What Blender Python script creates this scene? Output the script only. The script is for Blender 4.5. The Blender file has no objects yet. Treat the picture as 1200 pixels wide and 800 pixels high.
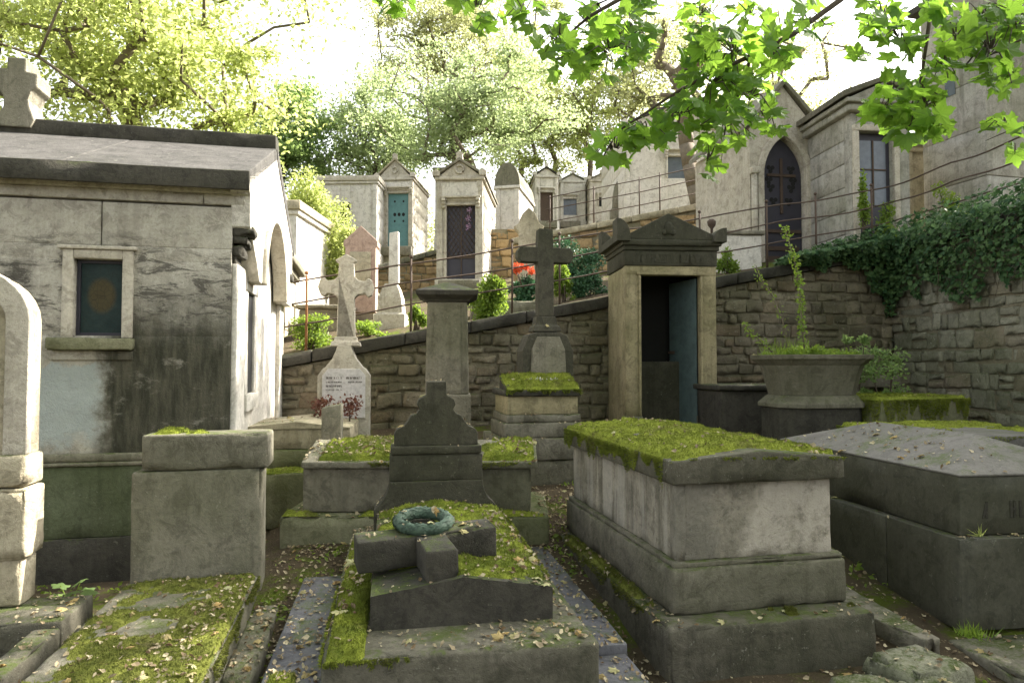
import bpy, bmesh, math, random
import numpy as np
from mathutils import Vector, Matrix

random.seed(7)
RNG = np.random.default_rng(7)
R = math.radians
scene = bpy.context.scene
COL = scene.collection
H = 1.6
PITCH = R(2.0)
CP, SP = math.cos(PITCH), math.sin(PITCH)
FOC = 800.0
TH = 12.2

# ------------------------------------------------------------------ camera
cam_d = bpy.data.cameras.new('camera'); cam = bpy.data.objects.new('camera', cam_d); COL.objects.link(cam)
cam.location = (0, 0, H); cam.rotation_euler = (R(90) + PITCH, 0, 0)
cam_d.lens = 24; cam_d.sensor_width = 36; cam_d.clip_end = 2000; cam_d.clip_start = 0.05
scene.camera = cam

# ------------------------------------------------------------------ placing helpers (real distances, metres)
def zrow(Y, py):
    k = (400 - py) / FOC
    return H + Y * (k * CP + SP) / (CP - k * SP)
def xcol(px, Y, z):
    return (px - 600) / FOC * (Y * CP + (z - H) * SP)
def W(px, py, Y):
    z = zrow(Y, py)
    return Vector((xcol(px, Y, z), Y, z))

class Fr:
    """a local frame at a corner of a thing: x to the right along its front, y back, z up"""
    def __init__(s, px, Y, z, yaw=TH):
        s.yaw = R(yaw); s.P = Vector((xcol(px, Y, z), Y, z))
        s.u = Vector((math.cos(s.yaw), math.sin(s.yaw), 0)); s.v = Vector((-math.sin(s.yaw), math.cos(s.yaw), 0))
    def _t(s, d, px, x=0, y=0):
        P = s.P + s.u * x + s.v * y
        k = (px - 600) / FOC
        d0 = P.y * CP + (P.z - H) * SP
        return (k * d0 - P.x) / (d.x - k * d.y * CP)
    def U(s, px, y=0): return s._t(s.u, px, 0, y)
    def V(s, px, x=0): return s._t(s.v, px, x, 0)
    def Z(s, py, x=0, y=0):
        P = s.P + s.u * x + s.v * y
        return zrow(P.y, py) - s.P.z

# ------------------------------------------------------------------ noise (numpy)
def _h(i, j, k, s):
    n = (i * 374761393 + j * 668265263 + k * 1274126177 + s * 974634777) & 0xffffffff
    n = ((n ^ (n >> 13)) * 1274126177) & 0xffffffff
    return ((n ^ (n >> 16)) & 0xffff) / 65535.0
def vnoise(p, seed=0):
    p = np.asarray(p, float); f = np.floor(p); q = p - f; q = q * q * (3 - 2 * q)
    i = f.astype(np.int64) + 10000
    r = 0
    for a in (0, 1):
        for b in (0, 1):
            for c in (0, 1):
                w = (q[:, 0] if a else 1 - q[:, 0]) * (q[:, 1] if b else 1 - q[:, 1]) * (q[:, 2] if c else 1 - q[:, 2])
                r = r + w * _h(i[:, 0] + a, i[:, 1] + b, i[:, 2] + c, seed)
    return r
def fbm(p, seed=0, o=3):
    p = np.asarray(p, float); r = 0; a = .5; t = 0
    for k in range(o):
        r = r + a * vnoise(p * (2 ** k), seed + k); t += a; a *= .5
    return r / t

# ------------------------------------------------------------------ objects
def tag(o, label=None, cat=None, group=None, kind=None):
    if label: o['label'] = label
    if cat: o['category'] = cat
    if group: o['group'] = group
    if kind: o['kind'] = kind
    return o
def thing(name, label, cat, loc=(0, 0, 0), rz=0, group=None):
    o = bpy.data.objects.new(name, None); COL.objects.link(o)
    o.empty_display_size = .2
    o.location = loc; o.rotation_euler = (0, 0, rz)
    return tag(o, label, cat, group)
def fthing(fr, name, label, cat, group=None):
    return thing(name, label, cat, fr.P, fr.yaw, group)
def link(name, me, mat, parent=None):
    o = bpy.data.objects.new(name, me); COL.objects.link(o)
    if mat: me.materials.append(mat)
    if parent: o.parent = parent
    return o

class MB:
    def __init__(s): s.v = []; s.f = []; s.sm = []
    def add(s, vs, fs, smooth=False):
        b = len(s.v); s.v += [tuple(x) for x in vs]; s.f += [tuple(b + i for i in f) for f in fs]; s.sm += [smooth] * len(fs); return s
    def box(s, x0, x1, y0, y1, z0, z1):
        return s.add([(x0, y0, z0), (x1, y0, z0), (x1, y1, z0), (x0, y1, z0), (x0, y0, z1), (x1, y0, z1), (x1, y1, z1), (x0, y1, z1)],
                     [(0, 3, 2, 1), (4, 5, 6, 7), (0, 1, 5, 4), (1, 2, 6, 5), (2, 3, 7, 6), (3, 0, 4, 7)])
    def gbox(s, x0, x1, y0, y1, z0, z1, cell=.1, r=.012, amp=.004, chip=.012, fn=None):
        """weathered block: rounded, slightly wavy faces and chipped edges"""
        r = min(r, (x1 - x0) * .3, (y1 - y0) * .3, (z1 - z0) * .3)
        def ax(a, b):
            n = max(1, int(round((b - a - 2 * r) / cell)))
            return [a, a + r * .35, a + r] + [a + r + (b - a - 2 * r) * i / n for i in range(1, n)] + [b - r, b - r * .35, b]
        X, Y, Z = ax(x0, x1), ax(y0, y1), ax(z0, z1)
        nx, ny, nz = len(X) - 1, len(Y) - 1, len(Z) - 1
        idx = {}; pts = []
        def vid(i, j, k):
            t = (i, j, k)
            if t not in idx: idx[t] = len(pts); pts.append((X[i], Y[j], Z[k]))
            return idx[t]
        fs = []
        for i in range(nx):
            for j in range(ny):
                fs.append((vid(i, j, 0), vid(i, j + 1, 0), vid(i + 1, j + 1, 0), vid(i + 1, j, 0)))
                fs.append((vid(i, j, nz), vid(i + 1, j, nz), vid(i + 1, j + 1, nz), vid(i, j + 1, nz)))
        for i in range(nx):
            for k in range(nz):
                fs.append((vid(i, 0, k), vid(i + 1, 0, k), vid(i + 1, 0, k + 1), vid(i, 0, k + 1)))
                fs.append((vid(i, ny, k), vid(i, ny, k + 1), vid(i + 1, ny, k + 1), vid(i + 1, ny, k)))
        for j in range(ny):
            for k in range(nz):
                fs.append((vid(0, j, k), vid(0, j, k + 1), vid(0, j + 1, k + 1), vid(0, j + 1, k)))
                fs.append((vid(nx, j, k), vid(nx, j + 1, k), vid(nx, j + 1, k + 1), vid(nx, j, k + 1)))
        p = np.array(pts); lo = np.array([x0 + r, y0 + r, z0 + r]); hi = np.array([x1 - r, y1 - r, z1 - r])
        c = np.clip(p, lo, hi); d = p - c; L = np.linalg.norm(d, axis=1); m = L > 1e-9
        n = np.zeros_like(p); n[m] = d[m] / L[m][:, None]
        rr = np.where(m, np.minimum(L, r), 0)
        edge = ((np.abs(d) > 1e-9).sum(1) >= 2)
        q = c + n * np.where(edge, np.minimum(r, L), L)[:, None]
        o = random.random() * 50
        w = (fbm(p * 3 + o, 3, 2) - .5) * 2 * amp + (fbm(p * 17 + o, 5, 2) - .5) * 1.2 * amp
        ch = np.clip(fbm(p * 9 + o, 9, 3) - .55, 0, 1) * 8 * chip * edge
        q = q + n * (w - ch)[:, None]
        if fn: q = fn(q)
        return s.add(q.tolist(), fs, True)
    def prism(s, pts, a, b, axis='y'):
        n = len(pts)
        if axis == 'y': v = [(x, a, z) for x, z in pts] + [(x, b, z) for x, z in pts]
        elif axis == 'x': v = [(a, y, z) for y, z in pts] + [(b, y, z) for y, z in pts]
        else: v = [(x, y, a) for x, y in pts] + [(x, y, b) for x, y in pts]
        f = [tuple(range(n)), tuple(reversed(range(n, 2 * n)))] + [(i, i + n, (i + 1) % n + n, (i + 1) % n) for i in range(n)]
        return s.add(v, f)
    def loft(s, rings, smooth=False):
        n = len(rings[0]); v = [p for r in rings for p in r]
        f = [tuple(reversed(range(n))), tuple(range((len(rings) - 1) * n, len(rings) * n))]
        for k in range(len(rings) - 1):
            for i in range(n):
                f.append((k * n + i, k * n + (i + 1) % n, (k + 1) * n + (i + 1) % n, (k + 1) * n + i))
        return s.add(v, f, smooth)
    def rect_loft(s, prof, cx=0, cy=0):
        """prof: (half x, half y, z) rings"""
        return s.loft([[(cx - a, cy - b, z), (cx + a, cy - b, z), (cx + a, cy + b, z), (cx - a, cy + b, z)] for a, b, z in prof])
    def tube(s, pts, rad, n=6):
        pts = [Vector(p) for p in pts]
        if not isinstance(rad, (list, tuple)): rad = [rad] * len(pts)
        rings = []
        for i, p in enumerate(pts):
            d = (pts[min(i + 1, len(pts) - 1)] - pts[max(i - 1, 0)]).normalized()
            a = d.cross(Vector((.13, .27, .95)) if abs(d.z) < .9 else Vector((1, 0, 0))).normalized(); b = d.cross(a)
            rings.append([tuple(p + (a * math.cos(t) + b * math.sin(t)) * rad[i]) for t in [2 * math.pi * k / n for k in range(n)]])
        return s.loft(rings, True)
    def ball(s, c, r, sub=2, sq=(1, 1, 1)):
        bm = bmesh.new(); bmesh.ops.create_icosphere(bm, subdivisions=sub, radius=1)
        bm.verts.ensure_lookup_table()
        vs = [(c[0] + v.co.x * r * sq[0], c[1] + v.co.y * r * sq[1], c[2] + v.co.z * r * sq[2]) for v in bm.verts]
        fs = [tuple(v.index for v in f.verts) for f in bm.faces]; bm.free()
        return s.add(vs, fs, True)
    def build(s, name, mat, parent=None, bevel=0, seg=2):
        me = bpy.data.meshes.new(name); me.from_pydata(s.v, [], s.f)
        me.polygons.foreach_set('use_smooth', s.sm)
        bm = bmesh.new(); bm.from_mesh(me)
        bmesh.ops.recalc_face_normals(bm, faces=bm.faces)
        if bevel:
            es = [e for e in bm.edges if len(e.link_faces) == 2 and not e.link_faces[0].smooth and e.calc_face_angle(0) > .5]
            if es: bmesh.ops.bevel(bm, geom=es, offset=bevel, segments=seg, affect='EDGES', profile=.6, clamp_overlap=True)
        bm.to_mesh(me); bm.free(); me.update()
        return link(name, me, mat, parent)

def mesh_np(name, V, F, mat, parent=None, smooth=True):
    """V (n,3) F (m,k)"""
    me = bpy.data.meshes.new(name); m, k = F.shape
    me.vertices.add(len(V)); me.vertices.foreach_set('co', np.ascontiguousarray(V, dtype=np.float32).ravel())
    me.loops.add(m * k); me.loops.foreach_set('vertex_index', np.ascontiguousarray(F, dtype=np.int32).ravel())
    me.polygons.add(m); me.polygons.foreach_set('loop_start', np.arange(m, dtype=np.int32) * k)
    me.polygons.foreach_set('use_smooth', np.full(m, smooth))
    me.update(calc_edges=True); me.validate()
    return link(name, me, mat, parent)
def rots(n, up=None, tilt=None, yaw=None):
    """rotation matrices: template z axis tilted from vertical by tilt, yaw random"""
    yaw = RNG.uniform(0, 2 * np.pi, n) if yaw is None else yaw
    t = tilt if tilt is not None else np.arccos(RNG.uniform(-1, 1, n))
    ax = RNG.uniform(0, 2 * np.pi, n)
    cy, sy = np.cos(yaw), np.sin(yaw)
    Rz = np.zeros((n, 3, 3)); Rz[:, 0, 0] = cy; Rz[:, 0, 1] = -sy; Rz[:, 1, 0] = sy; Rz[:, 1, 1] = cy; Rz[:, 2, 2] = 1
    a = np.stack([np.cos(ax), np.sin(ax), np.zeros(n)], 1); c, s = np.cos(t), np.sin(t)
    K = np.zeros((n, 3, 3)); K[:, 0, 2] = a[:, 1]; K[:, 1, 2] = -a[:, 0]; K[:, 2, 0] = -a[:, 1]; K[:, 2, 1] = a[:, 0]
    T = np.eye(3)[None] + s[:, None, None] * K + (1 - c)[:, None, None] * (K @ K)
    return T @ Rz
def frames_from(nrm, yaw):
    """matrices with z axis = nrm"""
    n = nrm / np.linalg.norm(nrm, axis=1)[:, None]
    h = np.where(np.abs(n[:, 2:3]) < .9, np.array([[0, 0, 1.]]), np.array([[1., 0, 0]]))
    a = np.cross(h, n); a /= np.linalg.norm(a, axis=1)[:, None]; b = np.cross(n, a)
    c, s = np.cos(yaw)[:, None], np.sin(yaw)[:, None]
    return np.stack([a * c + b * s, -a * s + b * c, n], 2)
def scatter_arr(tv, tf, pos, M, sc):
    n = len(pos); k = len(tv); sc = np.asarray(sc)
    S = sc[:, None, None] if sc.ndim == 1 else sc[:, None, :]
    V = np.einsum('nij,nkj->nki', M, np.asarray(tv)[None] * S) + pos[:, None, :]
    F = (np.asarray(tf)[None] + (np.arange(n) * k)[:, None, None])
    return V.reshape(-1, 3), F.reshape(-1, F.shape[2])
def scatter(name, tv, tf, pos, M, sc, mat, parent=None, smooth=False):
    V, F = scatter_arr(tv, tf, pos, M, sc)
    return mesh_np(name, V, F, mat, parent, smooth)
LEAF_V = np.array([(0, 0, 0), (.32, .45, .10), (0, 1, -.06), (-.32, .45, .10), (0, .5, 0)]); LEAF_F = np.array([(0, 1, 4), (1, 2, 4), (0, 4, 3), (3, 4, 2)])
BLADE_V = np.array([(-.16, 0, 0), (.16, 0, 0), (.08, .12, 1.)]); BLADE_F = np.array([(0, 1, 2)])
CURL_V = np.array([(0, -.5, .08), (.34, -.2, .16), (.3, .25, .02), (0, .55, .14), (-.3, .22, .2), (-.36, -.15, .04), (0, 0, 0)])
CURL_F = np.array([(6, i, (i + 1) % 6) for i in range(6)])
def maple_template():
    pts = []
    lob = [(-150, .40), (-132, .44), (-118, .60), (-104, .52), (-88, .50), (-72, .70), (-60, .80), (-52, .96), (-42, .74), (-28, .60), (-16, .80), (-9, .84), (0, 1.08), (9, .84), (16, .80), (28, .60), (42, .74), (52, .96), (60, .80), (72, .70), (88, .50), (104, .52), (118, .60), (132, .44), (150, .40), (180, .14)]
    for a, r in lob:
        t = R(90 - a); pts.append((r * math.cos(t), r * math.sin(t), -.30 * r * r - .10 * abs(math.sin(R(a) * 3.45)) + .03 * math.sin(a)))
    pts.append((0, 0, 0)); n = len(pts) - 1
    return np.array(pts), np.array([(n, (i + 1) % n, i) for i in range(n)])
MAPLE_V, MAPLE_F = maple_template()

# ------------------------------------------------------------------ materials
class NT:
    def __init__(s, name):
        s.m = bpy.data.materials.new(name); s.m.use_nodes = True; s.t = s.m.node_tree
        s.b = s.t.nodes['Principled BSDF']; s.out = s.t.nodes['Material Output']
        s.geo = s.t.nodes.new('ShaderNodeNewGeometry'); s.pos = s.geo.outputs['Position']
        s._obj = None
    @property
    def obj(s):
        if not s._obj: s._obj = s.t.nodes.new('ShaderNodeTexCoord').outputs['Object']
        return s._obj
    def L(s, a, b): s.t.links.new(a, b)
    def inp(s, sock, v):
        if isinstance(v, (int, float)): sock.default_value = v
        elif isinstance(v, tuple): sock.default_value = (*v, 1) if len(v) == 3 and sock.type == 'RGBA' else v
        else: s.L(v, sock)
    def vec(s, src, scale):
        n = s.t.nodes.new('ShaderNodeVectorMath'); n.operation = 'MULTIPLY'; s.L(src, n.inputs[0]); n.inputs[1].default_value = scale; return n.outputs[0]
    def noise(s, scale, detail=4, vec=None, rough=.55, dist=0):
        n = s.t.nodes.new('ShaderNodeTexNoise'); n.inputs['Scale'].default_value = scale; n.inputs['Detail'].default_value = detail
        n.inputs['Roughness'].default_value = rough; n.inputs['Distortion'].default_value = dist
        s.L(vec if vec is not None else s.pos, n.inputs['Vector']); return n.outputs['Fac']
    def vor(s, scale, vec=None, feat='F1', out='Distance'):
        n = s.t.nodes.new('ShaderNodeTexVoronoi'); n.feature = feat; n.inputs['Scale'].default_value = scale
        s.L(vec if vec is not None else s.pos, n.inputs['Vector']); return n.outputs[out]
    def mr(s, v, a, b, c=0., d=1., smooth=True):
        n = s.t.nodes.new('ShaderNodeMapRange'); n.interpolation_type = 'SMOOTHSTEP' if smooth else 'LINEAR'
        s.inp(n.inputs[0], v)
        for i, k in zip((1, 2, 3, 4), (a, b, c, d)): n.inputs[i].default_value = k
        return n.outputs[0]
    def math(s, op, a, b=0.):
        n = s.t.nodes.new('ShaderNodeMath'); n.operation = op; s.inp(n.inputs[0], a); s.inp(n.inputs[1], b); return n.outputs[0]
    def mix(s, f, a, b, mode='MIX'):
        n = s.t.nodes.new('ShaderNodeMix'); n.data_type = 'RGBA'; n.blend_type = mode
        s.inp(n.inputs[0], f); s.inp(n.inputs[6], a); s.inp(n.inputs[7], b); return n.outputs[2]
    def sep(s, v):
        n = s.t.nodes.new('ShaderNodeSeparateXYZ'); s.L(v, n.inputs[0]); return n.outputs
    def bump(s, h, strength=.5, dist=.01, nrm=None):
        n = s.t.nodes.new('ShaderNodeBump'); n.inputs['Strength'].default_value = strength; n.inputs['Distance'].default_value = dist
        s.L(h, n.inputs['Height'])
        if nrm is not None: s.L(nrm, n.inputs['Normal'])
        return n.outputs[0]
    def fin(s, col, rough=.9, bump=None, spec=.3, metal=0):
        s.inp(s.b.inputs['Base Color'], col); s.inp(s.b.inputs['Roughness'], rough); s.b.inputs['Specular IOR Level'].default_value = spec
        s.b.inputs['Metallic'].default_value = metal
        if bump is not None: s.L(bump, s.b.inputs['Normal'])
        return s.m

MOSS = (.075, .105, .012)
def stone(name, base, dark, streak=.5, blotch=.5, moss=.2, algae=.25, lichen=.25, bump=.5, rough=.9, extra=None, island=0., joints=None):
    n = NT(name)
    big = n.noise(.9, 3); mid = n.noise(4.5, 5, rough=.65); fine = n.noise(38, 4, rough=.7); grit = n.noise(170, 2)
    c = n.mix(n.math('MULTIPLY', n.mr(mid, .38, .68), blotch), base, dark)
    if island:
        rnd = n.geo.outputs['Random Per Island']
        c = n.mix(n.mr(rnd, 0, 1, 0, island, False), c, tuple(x * .45 for x in dark))
        c = n.mix(n.mr(n.math('FRACT', n.math('MULTIPLY', rnd, 7.3)), .6, 1, 0, .35), c, (.30, .20, .12))
    if island: c = n.mix(n.mr(n.math('FRACT', n.math('MULTIPLY', rnd, 13.7)), .62, 1, 0, .55), c, tuple(x * 1.5 for x in base))
    sv = n.vec(n.pos, (7, 7, .55)); st = n.noise(1.6, 5, sv, .7)
    where = n.mr(n.noise(1.9, 3, rough=.6), .38, .62)
    c = n.mix(n.math('MULTIPLY', n.math('MULTIPLY', n.mr(st, .46, .7), where), streak), c, tuple(x * .3 for x in dark))
    wide = n.noise(.8, 4, sv, .65)
    c = n.mix(n.math('MULTIPLY', n.mr(wide, .52, .7), streak * .7), c, tuple(min(1, x * 1.5) for x in base))
    c = n.mix(n.math('MULTIPLY', n.mr(n.noise(1.1, 3, sv, .6), .55, .7), streak * .6), c, tuple(x * .5 for x in dark))
    patch = n.noise(7.5, 6, rough=.78, dist=.6)
    c = n.mix(n.mr(patch, .5, .6, 0, .5), c, tuple(x * .62 for x in dark))
    c = n.mix(n.mr(patch, .45, .3, 0, .35), c, tuple(min(1, x * 1.25) for x in base))
    c = n.mix(n.math('MULTIPLY', n.mr(big, .42, .62), algae), c, (dark[0] * .5, dark[1] * .62, dark[2] * .3))
    c = n.mix(n.mr(fine, .35, .72, 0, .32), c, tuple(x * .5 for x in dark))
    li = n.noise(26, 3, rough=.8)
    c = n.mix(n.math('MULTIPLY', n.math('MULTIPLY', n.mr(li, .62, .68), n.mr(mid, .45, .6)), lichen), c, (.42, .42, .34))
    if extra: c = extra(n, c)
    if moss:
        up = n.mr(n.sep(n.geo.outputs['Normal'])[2], .45, .9)
        mn = n.math('MULTIPLY', n.mr(n.math('ADD', n.noise(4.2, 8, rough=.8), moss * .22), .52, .64), n.mr(n.noise(45, 4, rough=.8), .3, .6))
        c = n.mix(n.math('MULTIPLY', up, mn), c, n.mix(fine, (.035, .05, .01), MOSS))
    h = n.math('ADD', n.math('MULTIPLY', patch, 1.6), n.math('ADD', n.math('MULTIPLY', fine, .6), n.math('MULTIPLY', grit, .22)))
    pit = n.mr(n.noise(60, 2, rough=.5), .62, .75, 0, -.5)
    h = n.math('ADD', h, pit)
    return n.fin(c, rough, n.bump(h, bump, .022))

def moss_mat(name, a=(.115, .155, .022), b=(.27, .315, .045), brown=(.17, .15, .065)):
    n = NT(name); r = n.geo.outputs['Random Per Island']
    c = n.mix(r, a, b); c = n.mix(n.mr(n.noise(6, 4), .4, .65), c, tuple(x * 1.25 for x in b))
    c = n.mix(n.mr(n.noise(3.1, 5, rough=.7), .52, .72, 0, .75), c, brown)
    c = n.mix(n.mr(n.noise(70, 4, rough=.8), .5, .36, 0, .65), c, tuple(x * .4 for x in a))
    c = n.mix(n.mr(n.noise(16, 5, rough=.75), .56, .66, 0, .45), c, (.26, .25, .07))
    h = n.math('ADD', n.noise(120, 4, rough=.8), n.math('MULTIPLY', n.noise(28, 4, rough=.7), 2.))
    return n.fin(c, .95, n.bump(h, 1., .02), .1)

def leaf_mat(name, a, b, trans=.5, rough=.5, spec=.3, tc=None):
    n = NT(name); r = n.geo.outputs['Random Per Island']
    c = n.mix(r, a, b)
    n.fin(c, rough, None, spec)
    tr = n.t.nodes.new('ShaderNodeBsdfTranslucent')
    if tc: n.inp(tr.inputs[0], n.mix(r, tc, tuple(x * .7 for x in tc)))
    else: n.inp(tr.inputs[0], n.mix(.0, c, c))
    mx = n.t.nodes.new('ShaderNodeMixShader'); mx.inputs[0].default_value = trans
    n.L(n.b.outputs[0], mx.inputs[1]); n.L(tr.outputs[0], mx.inputs[2]); n.L(mx.outputs[0], n.out.inputs[0])
    return n.m
def plain(name, col, rough=.7, var=.3, metal=0, scale=8, bump=.2):
    n = NT(name); f = n.noise(scale, 5, rough=.7)
    c = n.mix(n.mr(f, .35, .7, 0, var), col, tuple(x * .35 for x in col))
    return n.fin(c, rough, n.bump(n.noise(60, 4), bump, .005), .4, metal)

# stones: (base, dark)
def house_extra(n, c):
    o = n.sep(n.obj); x, z = o[0], o[2]
    wob = n.math('ADD', n.math('MULTIPLY', n.noise(5, 5, rough=.7), .35), -.17)
    xx = n.math('ADD', x, wob); zz = n.math('ADD', z, n.math('MULTIPLY', wob, 1.4))
    # black algae drifting to the right of the window
    m = n.math('MULTIPLY', n.mr(xx, -1.02, -.82), n.mr(zz, 2.45, 1.7))
    m = n.math('MULTIPLY', m, n.mr(n.noise(3.5, 6, n.vec(n.pos, (1, 1, 1.8)), .75), .22, .46))
    c = n.mix(n.math('MULTIPLY', m, .97), c, n.mix(n.mr(n.noise(5, 5, n.vec(n.pos, (3, 3, .6)), .7), .3, .7), (.02, .022, .012), (.085, .08, .056)))
    m2 = n.math('MULTIPLY', n.mr(xx, -1.30, -1.5), n.math('MULTIPLY', n.mr(zz, 2.7, 2.3), n.mr(n.noise(3.2, 6, n.vec(n.pos, (1, 1, 1.8)), .75), .42, .6)))
    c = n.mix(n.math('MULTIPLY', m2, .6), c, (.06, .055, .045))
    # horizontal crusty veins
    v = n.noise(2.6, 7, n.vec(n.pos, (1.3, 1.3, 4.5)), .8, .6)
    band = n.math('MULTIPLY', n.mr(zz, 2.75, 2.35), n.mr(zz, 1.75, 2.0))
    c = n.mix(n.math('MULTIPLY', n.math('MULTIPLY', n.mr(v, .5, .58), band), .8), c, (.05, .045, .038))
    # pale rinsed patch under the sill
    w = n.math('MULTIPLY', n.mr(xx, -1.62, -1.45), n.mr(xx, -.86, -1.0)); w = n.math('MULTIPLY', w, n.mr(zz, 1.66, 1.6)); w = n.math('MULTIPLY', w, n.mr(zz, .95, 1.1))
    c = n.mix(n.math('MULTIPLY', w, .85), c, n.mix(n.noise(7, 5), (.42, .48, .47), (.26, .29, .28)))
    return c
def chest_extra(n, c):
    o = n.sep(n.obj); x, y, z = o[0], o[1], o[2]
    wob = n.math('ADD', n.math('MULTIPLY', n.noise(6, 5, rough=.7), .3), -.15); xx = n.math('ADD', x, wob); zz = n.math('ADD', z, wob)
    # rain-washed pale patch on the end, widening downwards to the right
    lim = n.math('ADD', .62, n.math('MULTIPLY', n.math('SUBTRACT', .95, zz), -.35))
    w = n.math('MULTIPLY', n.mr(n.math('SUBTRACT', xx, lim), -.03, .06), n.mr(y, .30, .26)); w = n.math('MULTIPLY', w, n.mr(n.noise(9, 6, rough=.75), .3, .55))
    c = n.mix(n.math('MULTIPLY', w, .75), c, (.47, .43, .36))
    g = n.math('MULTIPLY', n.mr(y, .30, .26), n.mr(xx, .42, .34)); c = n.mix(n.math('MULTIPLY', g, .45), c, (.15, .145, .12))
    # washed stripes down the long side
    st = n.noise(2.2, 5, n.vec(n.obj, (.2, 2.2, .18)), .7); m = n.math('MULTIPLY', n.mr(y, .30, .34), n.mr(st, .48, .56))
    c = n.mix(n.math('MULTIPLY', m, .45), c, (.40, .38, .33))
    m = n.math('MULTIPLY', n.mr(y, .30, .34), n.mr(st, .46, .36)); c = n.mix(n.math('MULTIPLY', m, .6), c, (.09, .085, .065))
    return c
M = {}
M['house'] = stone('house_stone', (.47, .445, .385), (.30, .27, .22), streak=.4, blotch=.5, moss=.0, algae=.15, lichen=.1, extra=house_extra)
M['plinth'] = stone('green_plinth_stone', (.13, .15, .09), (.09, .10, .055), streak=.5, algae=.5, moss=.3)
M['roof'] = stone('roof_stone', (.085, .080, .074), (.040, .038, .034), streak=.0, blotch=.8, moss=0, algae=.1, lichen=.4)
M['dark'] = stone('blackened_stone', (.066, .061, .048), (.032, .030, .024), streak=.4, moss=.35, algae=.3, lichen=.15)
M['dark2'] = stone('dark_headstone_stone', (.078, .072, .052), (.038, .037, .024), streak=.5, moss=.1, algae=.4, lichen=.15)
M['mid'] = stone('weathered_grey_stone', (.24, .22, .17), (.13, .12, .09), streak=.65, moss=.25, algae=.4, lichen=.4)
M['tomb'] = stone('chest_tomb_stone', (.33, .30, .24), (.12, .11, .085), streak=.8, blotch=.6, moss=.2, algae=.2, lichen=.3, extra=chest_extra)
M['grey'] = stone('grey_block_stone', (.19, .175, .135), (.10, .093, .066), streak=.5, moss=.3, algae=.35, lichen=.35)
M['pale'] = stone('pale_limestone', (.52, .48, .40), (.33, .29, .23), streak=.35, moss=.1, algae=.1, lichen=.1)
M['white'] = stone('white_limestone', (.62, .59, .53), (.42, .38, .32), streak=.25, blotch=.3, moss=.0, algae=.05, lichen=.1)
M['cream'] = stone('cream_stone', (.45, .40, .29), (.26, .22, .15), streak=.45, moss=.15, algae=.2, lichen=.1)
M['lgrey'] = stone('light_grey_stone', (.40, .385, .34), (.25, .235, .20), streak=.6, moss=.1, algae=.25, lichen=.2)
M['gdark'] = stone('dark_grey_stone', (.135, .125, .094), (.062, .058, .041), streak=.6, moss=.3, algae=.35, lichen=.35)
M['greenst'] = stone('algae_green_stone', (.24, .235, .15), (.14, .14, .075), streak=.5, moss=.5, algae=.5, lichen=.2)
M['kiosk'] = stone('kiosk_stone', (.36, .31, .185), (.19, .16, .095), streak=.55, moss=.15, algae=.4, lichen=.2)
M['ochre'] = stone('ochre_rubble', (.40, .29, .15), (.24, .16, .085), streak=.2, moss=.2, algae=.1, lichen=.2, island=.5)
M['rubble'] = stone('rubble_stone', (.27, .235, .165), (.13, .115, .08), streak=.1, moss=.35, algae=.45, lichen=.6, bump=.9, island=.6)
M['rubble2'] = stone('rough_wall_stone', (.32, .31, .24), (.16, .16, .11), streak=.1, moss=.4, algae=.4, lichen=1., bump=.9, island=.35)
M['mortar'] = stone('old_mortar', (.27, .24, .17), (.14, .125, .085), streak=.1, moss=.4, algae=.4, lichen=.3, bump=.9)
M['pink'] = stone('pink_stone', (.42, .31, .25), (.30, .20, .155), streak=.3, moss=0, algae=0)
M['granite'] = stone('polished_grey_granite', (.085, .083, .060), (.048, .048, .032), streak=.35, moss=.1, algae=.3, lichen=.15, bump=.2, rough=.6)
M['lid'] = stone('granite_lid', (.155, .145, .13), (.10, .095, .085), streak=0, moss=.12, algae=.2, lichen=.2, bump=.25, rough=.65)
M['slate'] = stone('blue_grey_slab', (.12, .12, .133), (.065, .066, .076), streak=0, moss=.12, algae=.1, lichen=.5, bump=.3, rough=.5)
M['marble'] = stone('white_marble_plaque', (.55, .53, .52), (.45, .42, .41), streak=.1, blotch=.3, moss=0, algae=0, lichen=0, bump=.1, rough=.4)
M['grime'] = plain('dark_grime', (.02, .02, .017), .95)
M['moss'] = moss_mat('moss'); M['moss2'] = moss_mat('olive_moss', (.09, .11, .022), (.20, .22, .045), (.17, .14, .075))
M['iron'] = plain('rusty_iron', (.075, .05, .035), .8, .5); M['rust'] = plain('orange_rust', (.22, .10, .035), .9, .5)
M['blackiron'] = plain('black_iron_door', (.032, .03, .042), .55, .3)
M['teal'] = plain('teal_painted_door', (.09, .21, .22), .5, .3, bump=.1)
M['tealgrey'] = plain('grey_teal_door', (.10, .145, .145), .6, .5)
M['bronze'] = plain('green_bronze', (.06, .10, .068), .7, .7, metal=.0, scale=30)
M['glass'] = plain('dusty_window_glass', (.045, .065, .065), .25, .5, scale=3)
M['glassblue'] = plain('greyish_glass', (.12, .14, .17), .3, .5, scale=5)
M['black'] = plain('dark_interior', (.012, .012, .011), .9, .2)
M['bark'] = plain('bark', (.075, .058, .04), .95, .6, scale=14, bump=.8)
M['palebark'] = plain('pale_bark', (.17, .14, .10), .95, .5, scale=10, bump=.6)
M['red'] = leaf_mat('red_petals', (.55, .05, .02), (.75, .18, .06), .3); M['dullred'] = leaf_mat('dull_red_leaves', (.13, .04, .035), (.20, .10, .06), .3)
M['whitepetal'] = leaf_mat('white_petals', (.6, .6, .55), (.7, .68, .6), .3)
M['violet'] = leaf_mat('violet_petals', (.40, .24, .40), (.5, .36, .5), .3)
M['litter'] = leaf_mat('fallen_leaf', (.52, .45, .30), (.12, .075, .035), .2, .85)
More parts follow.
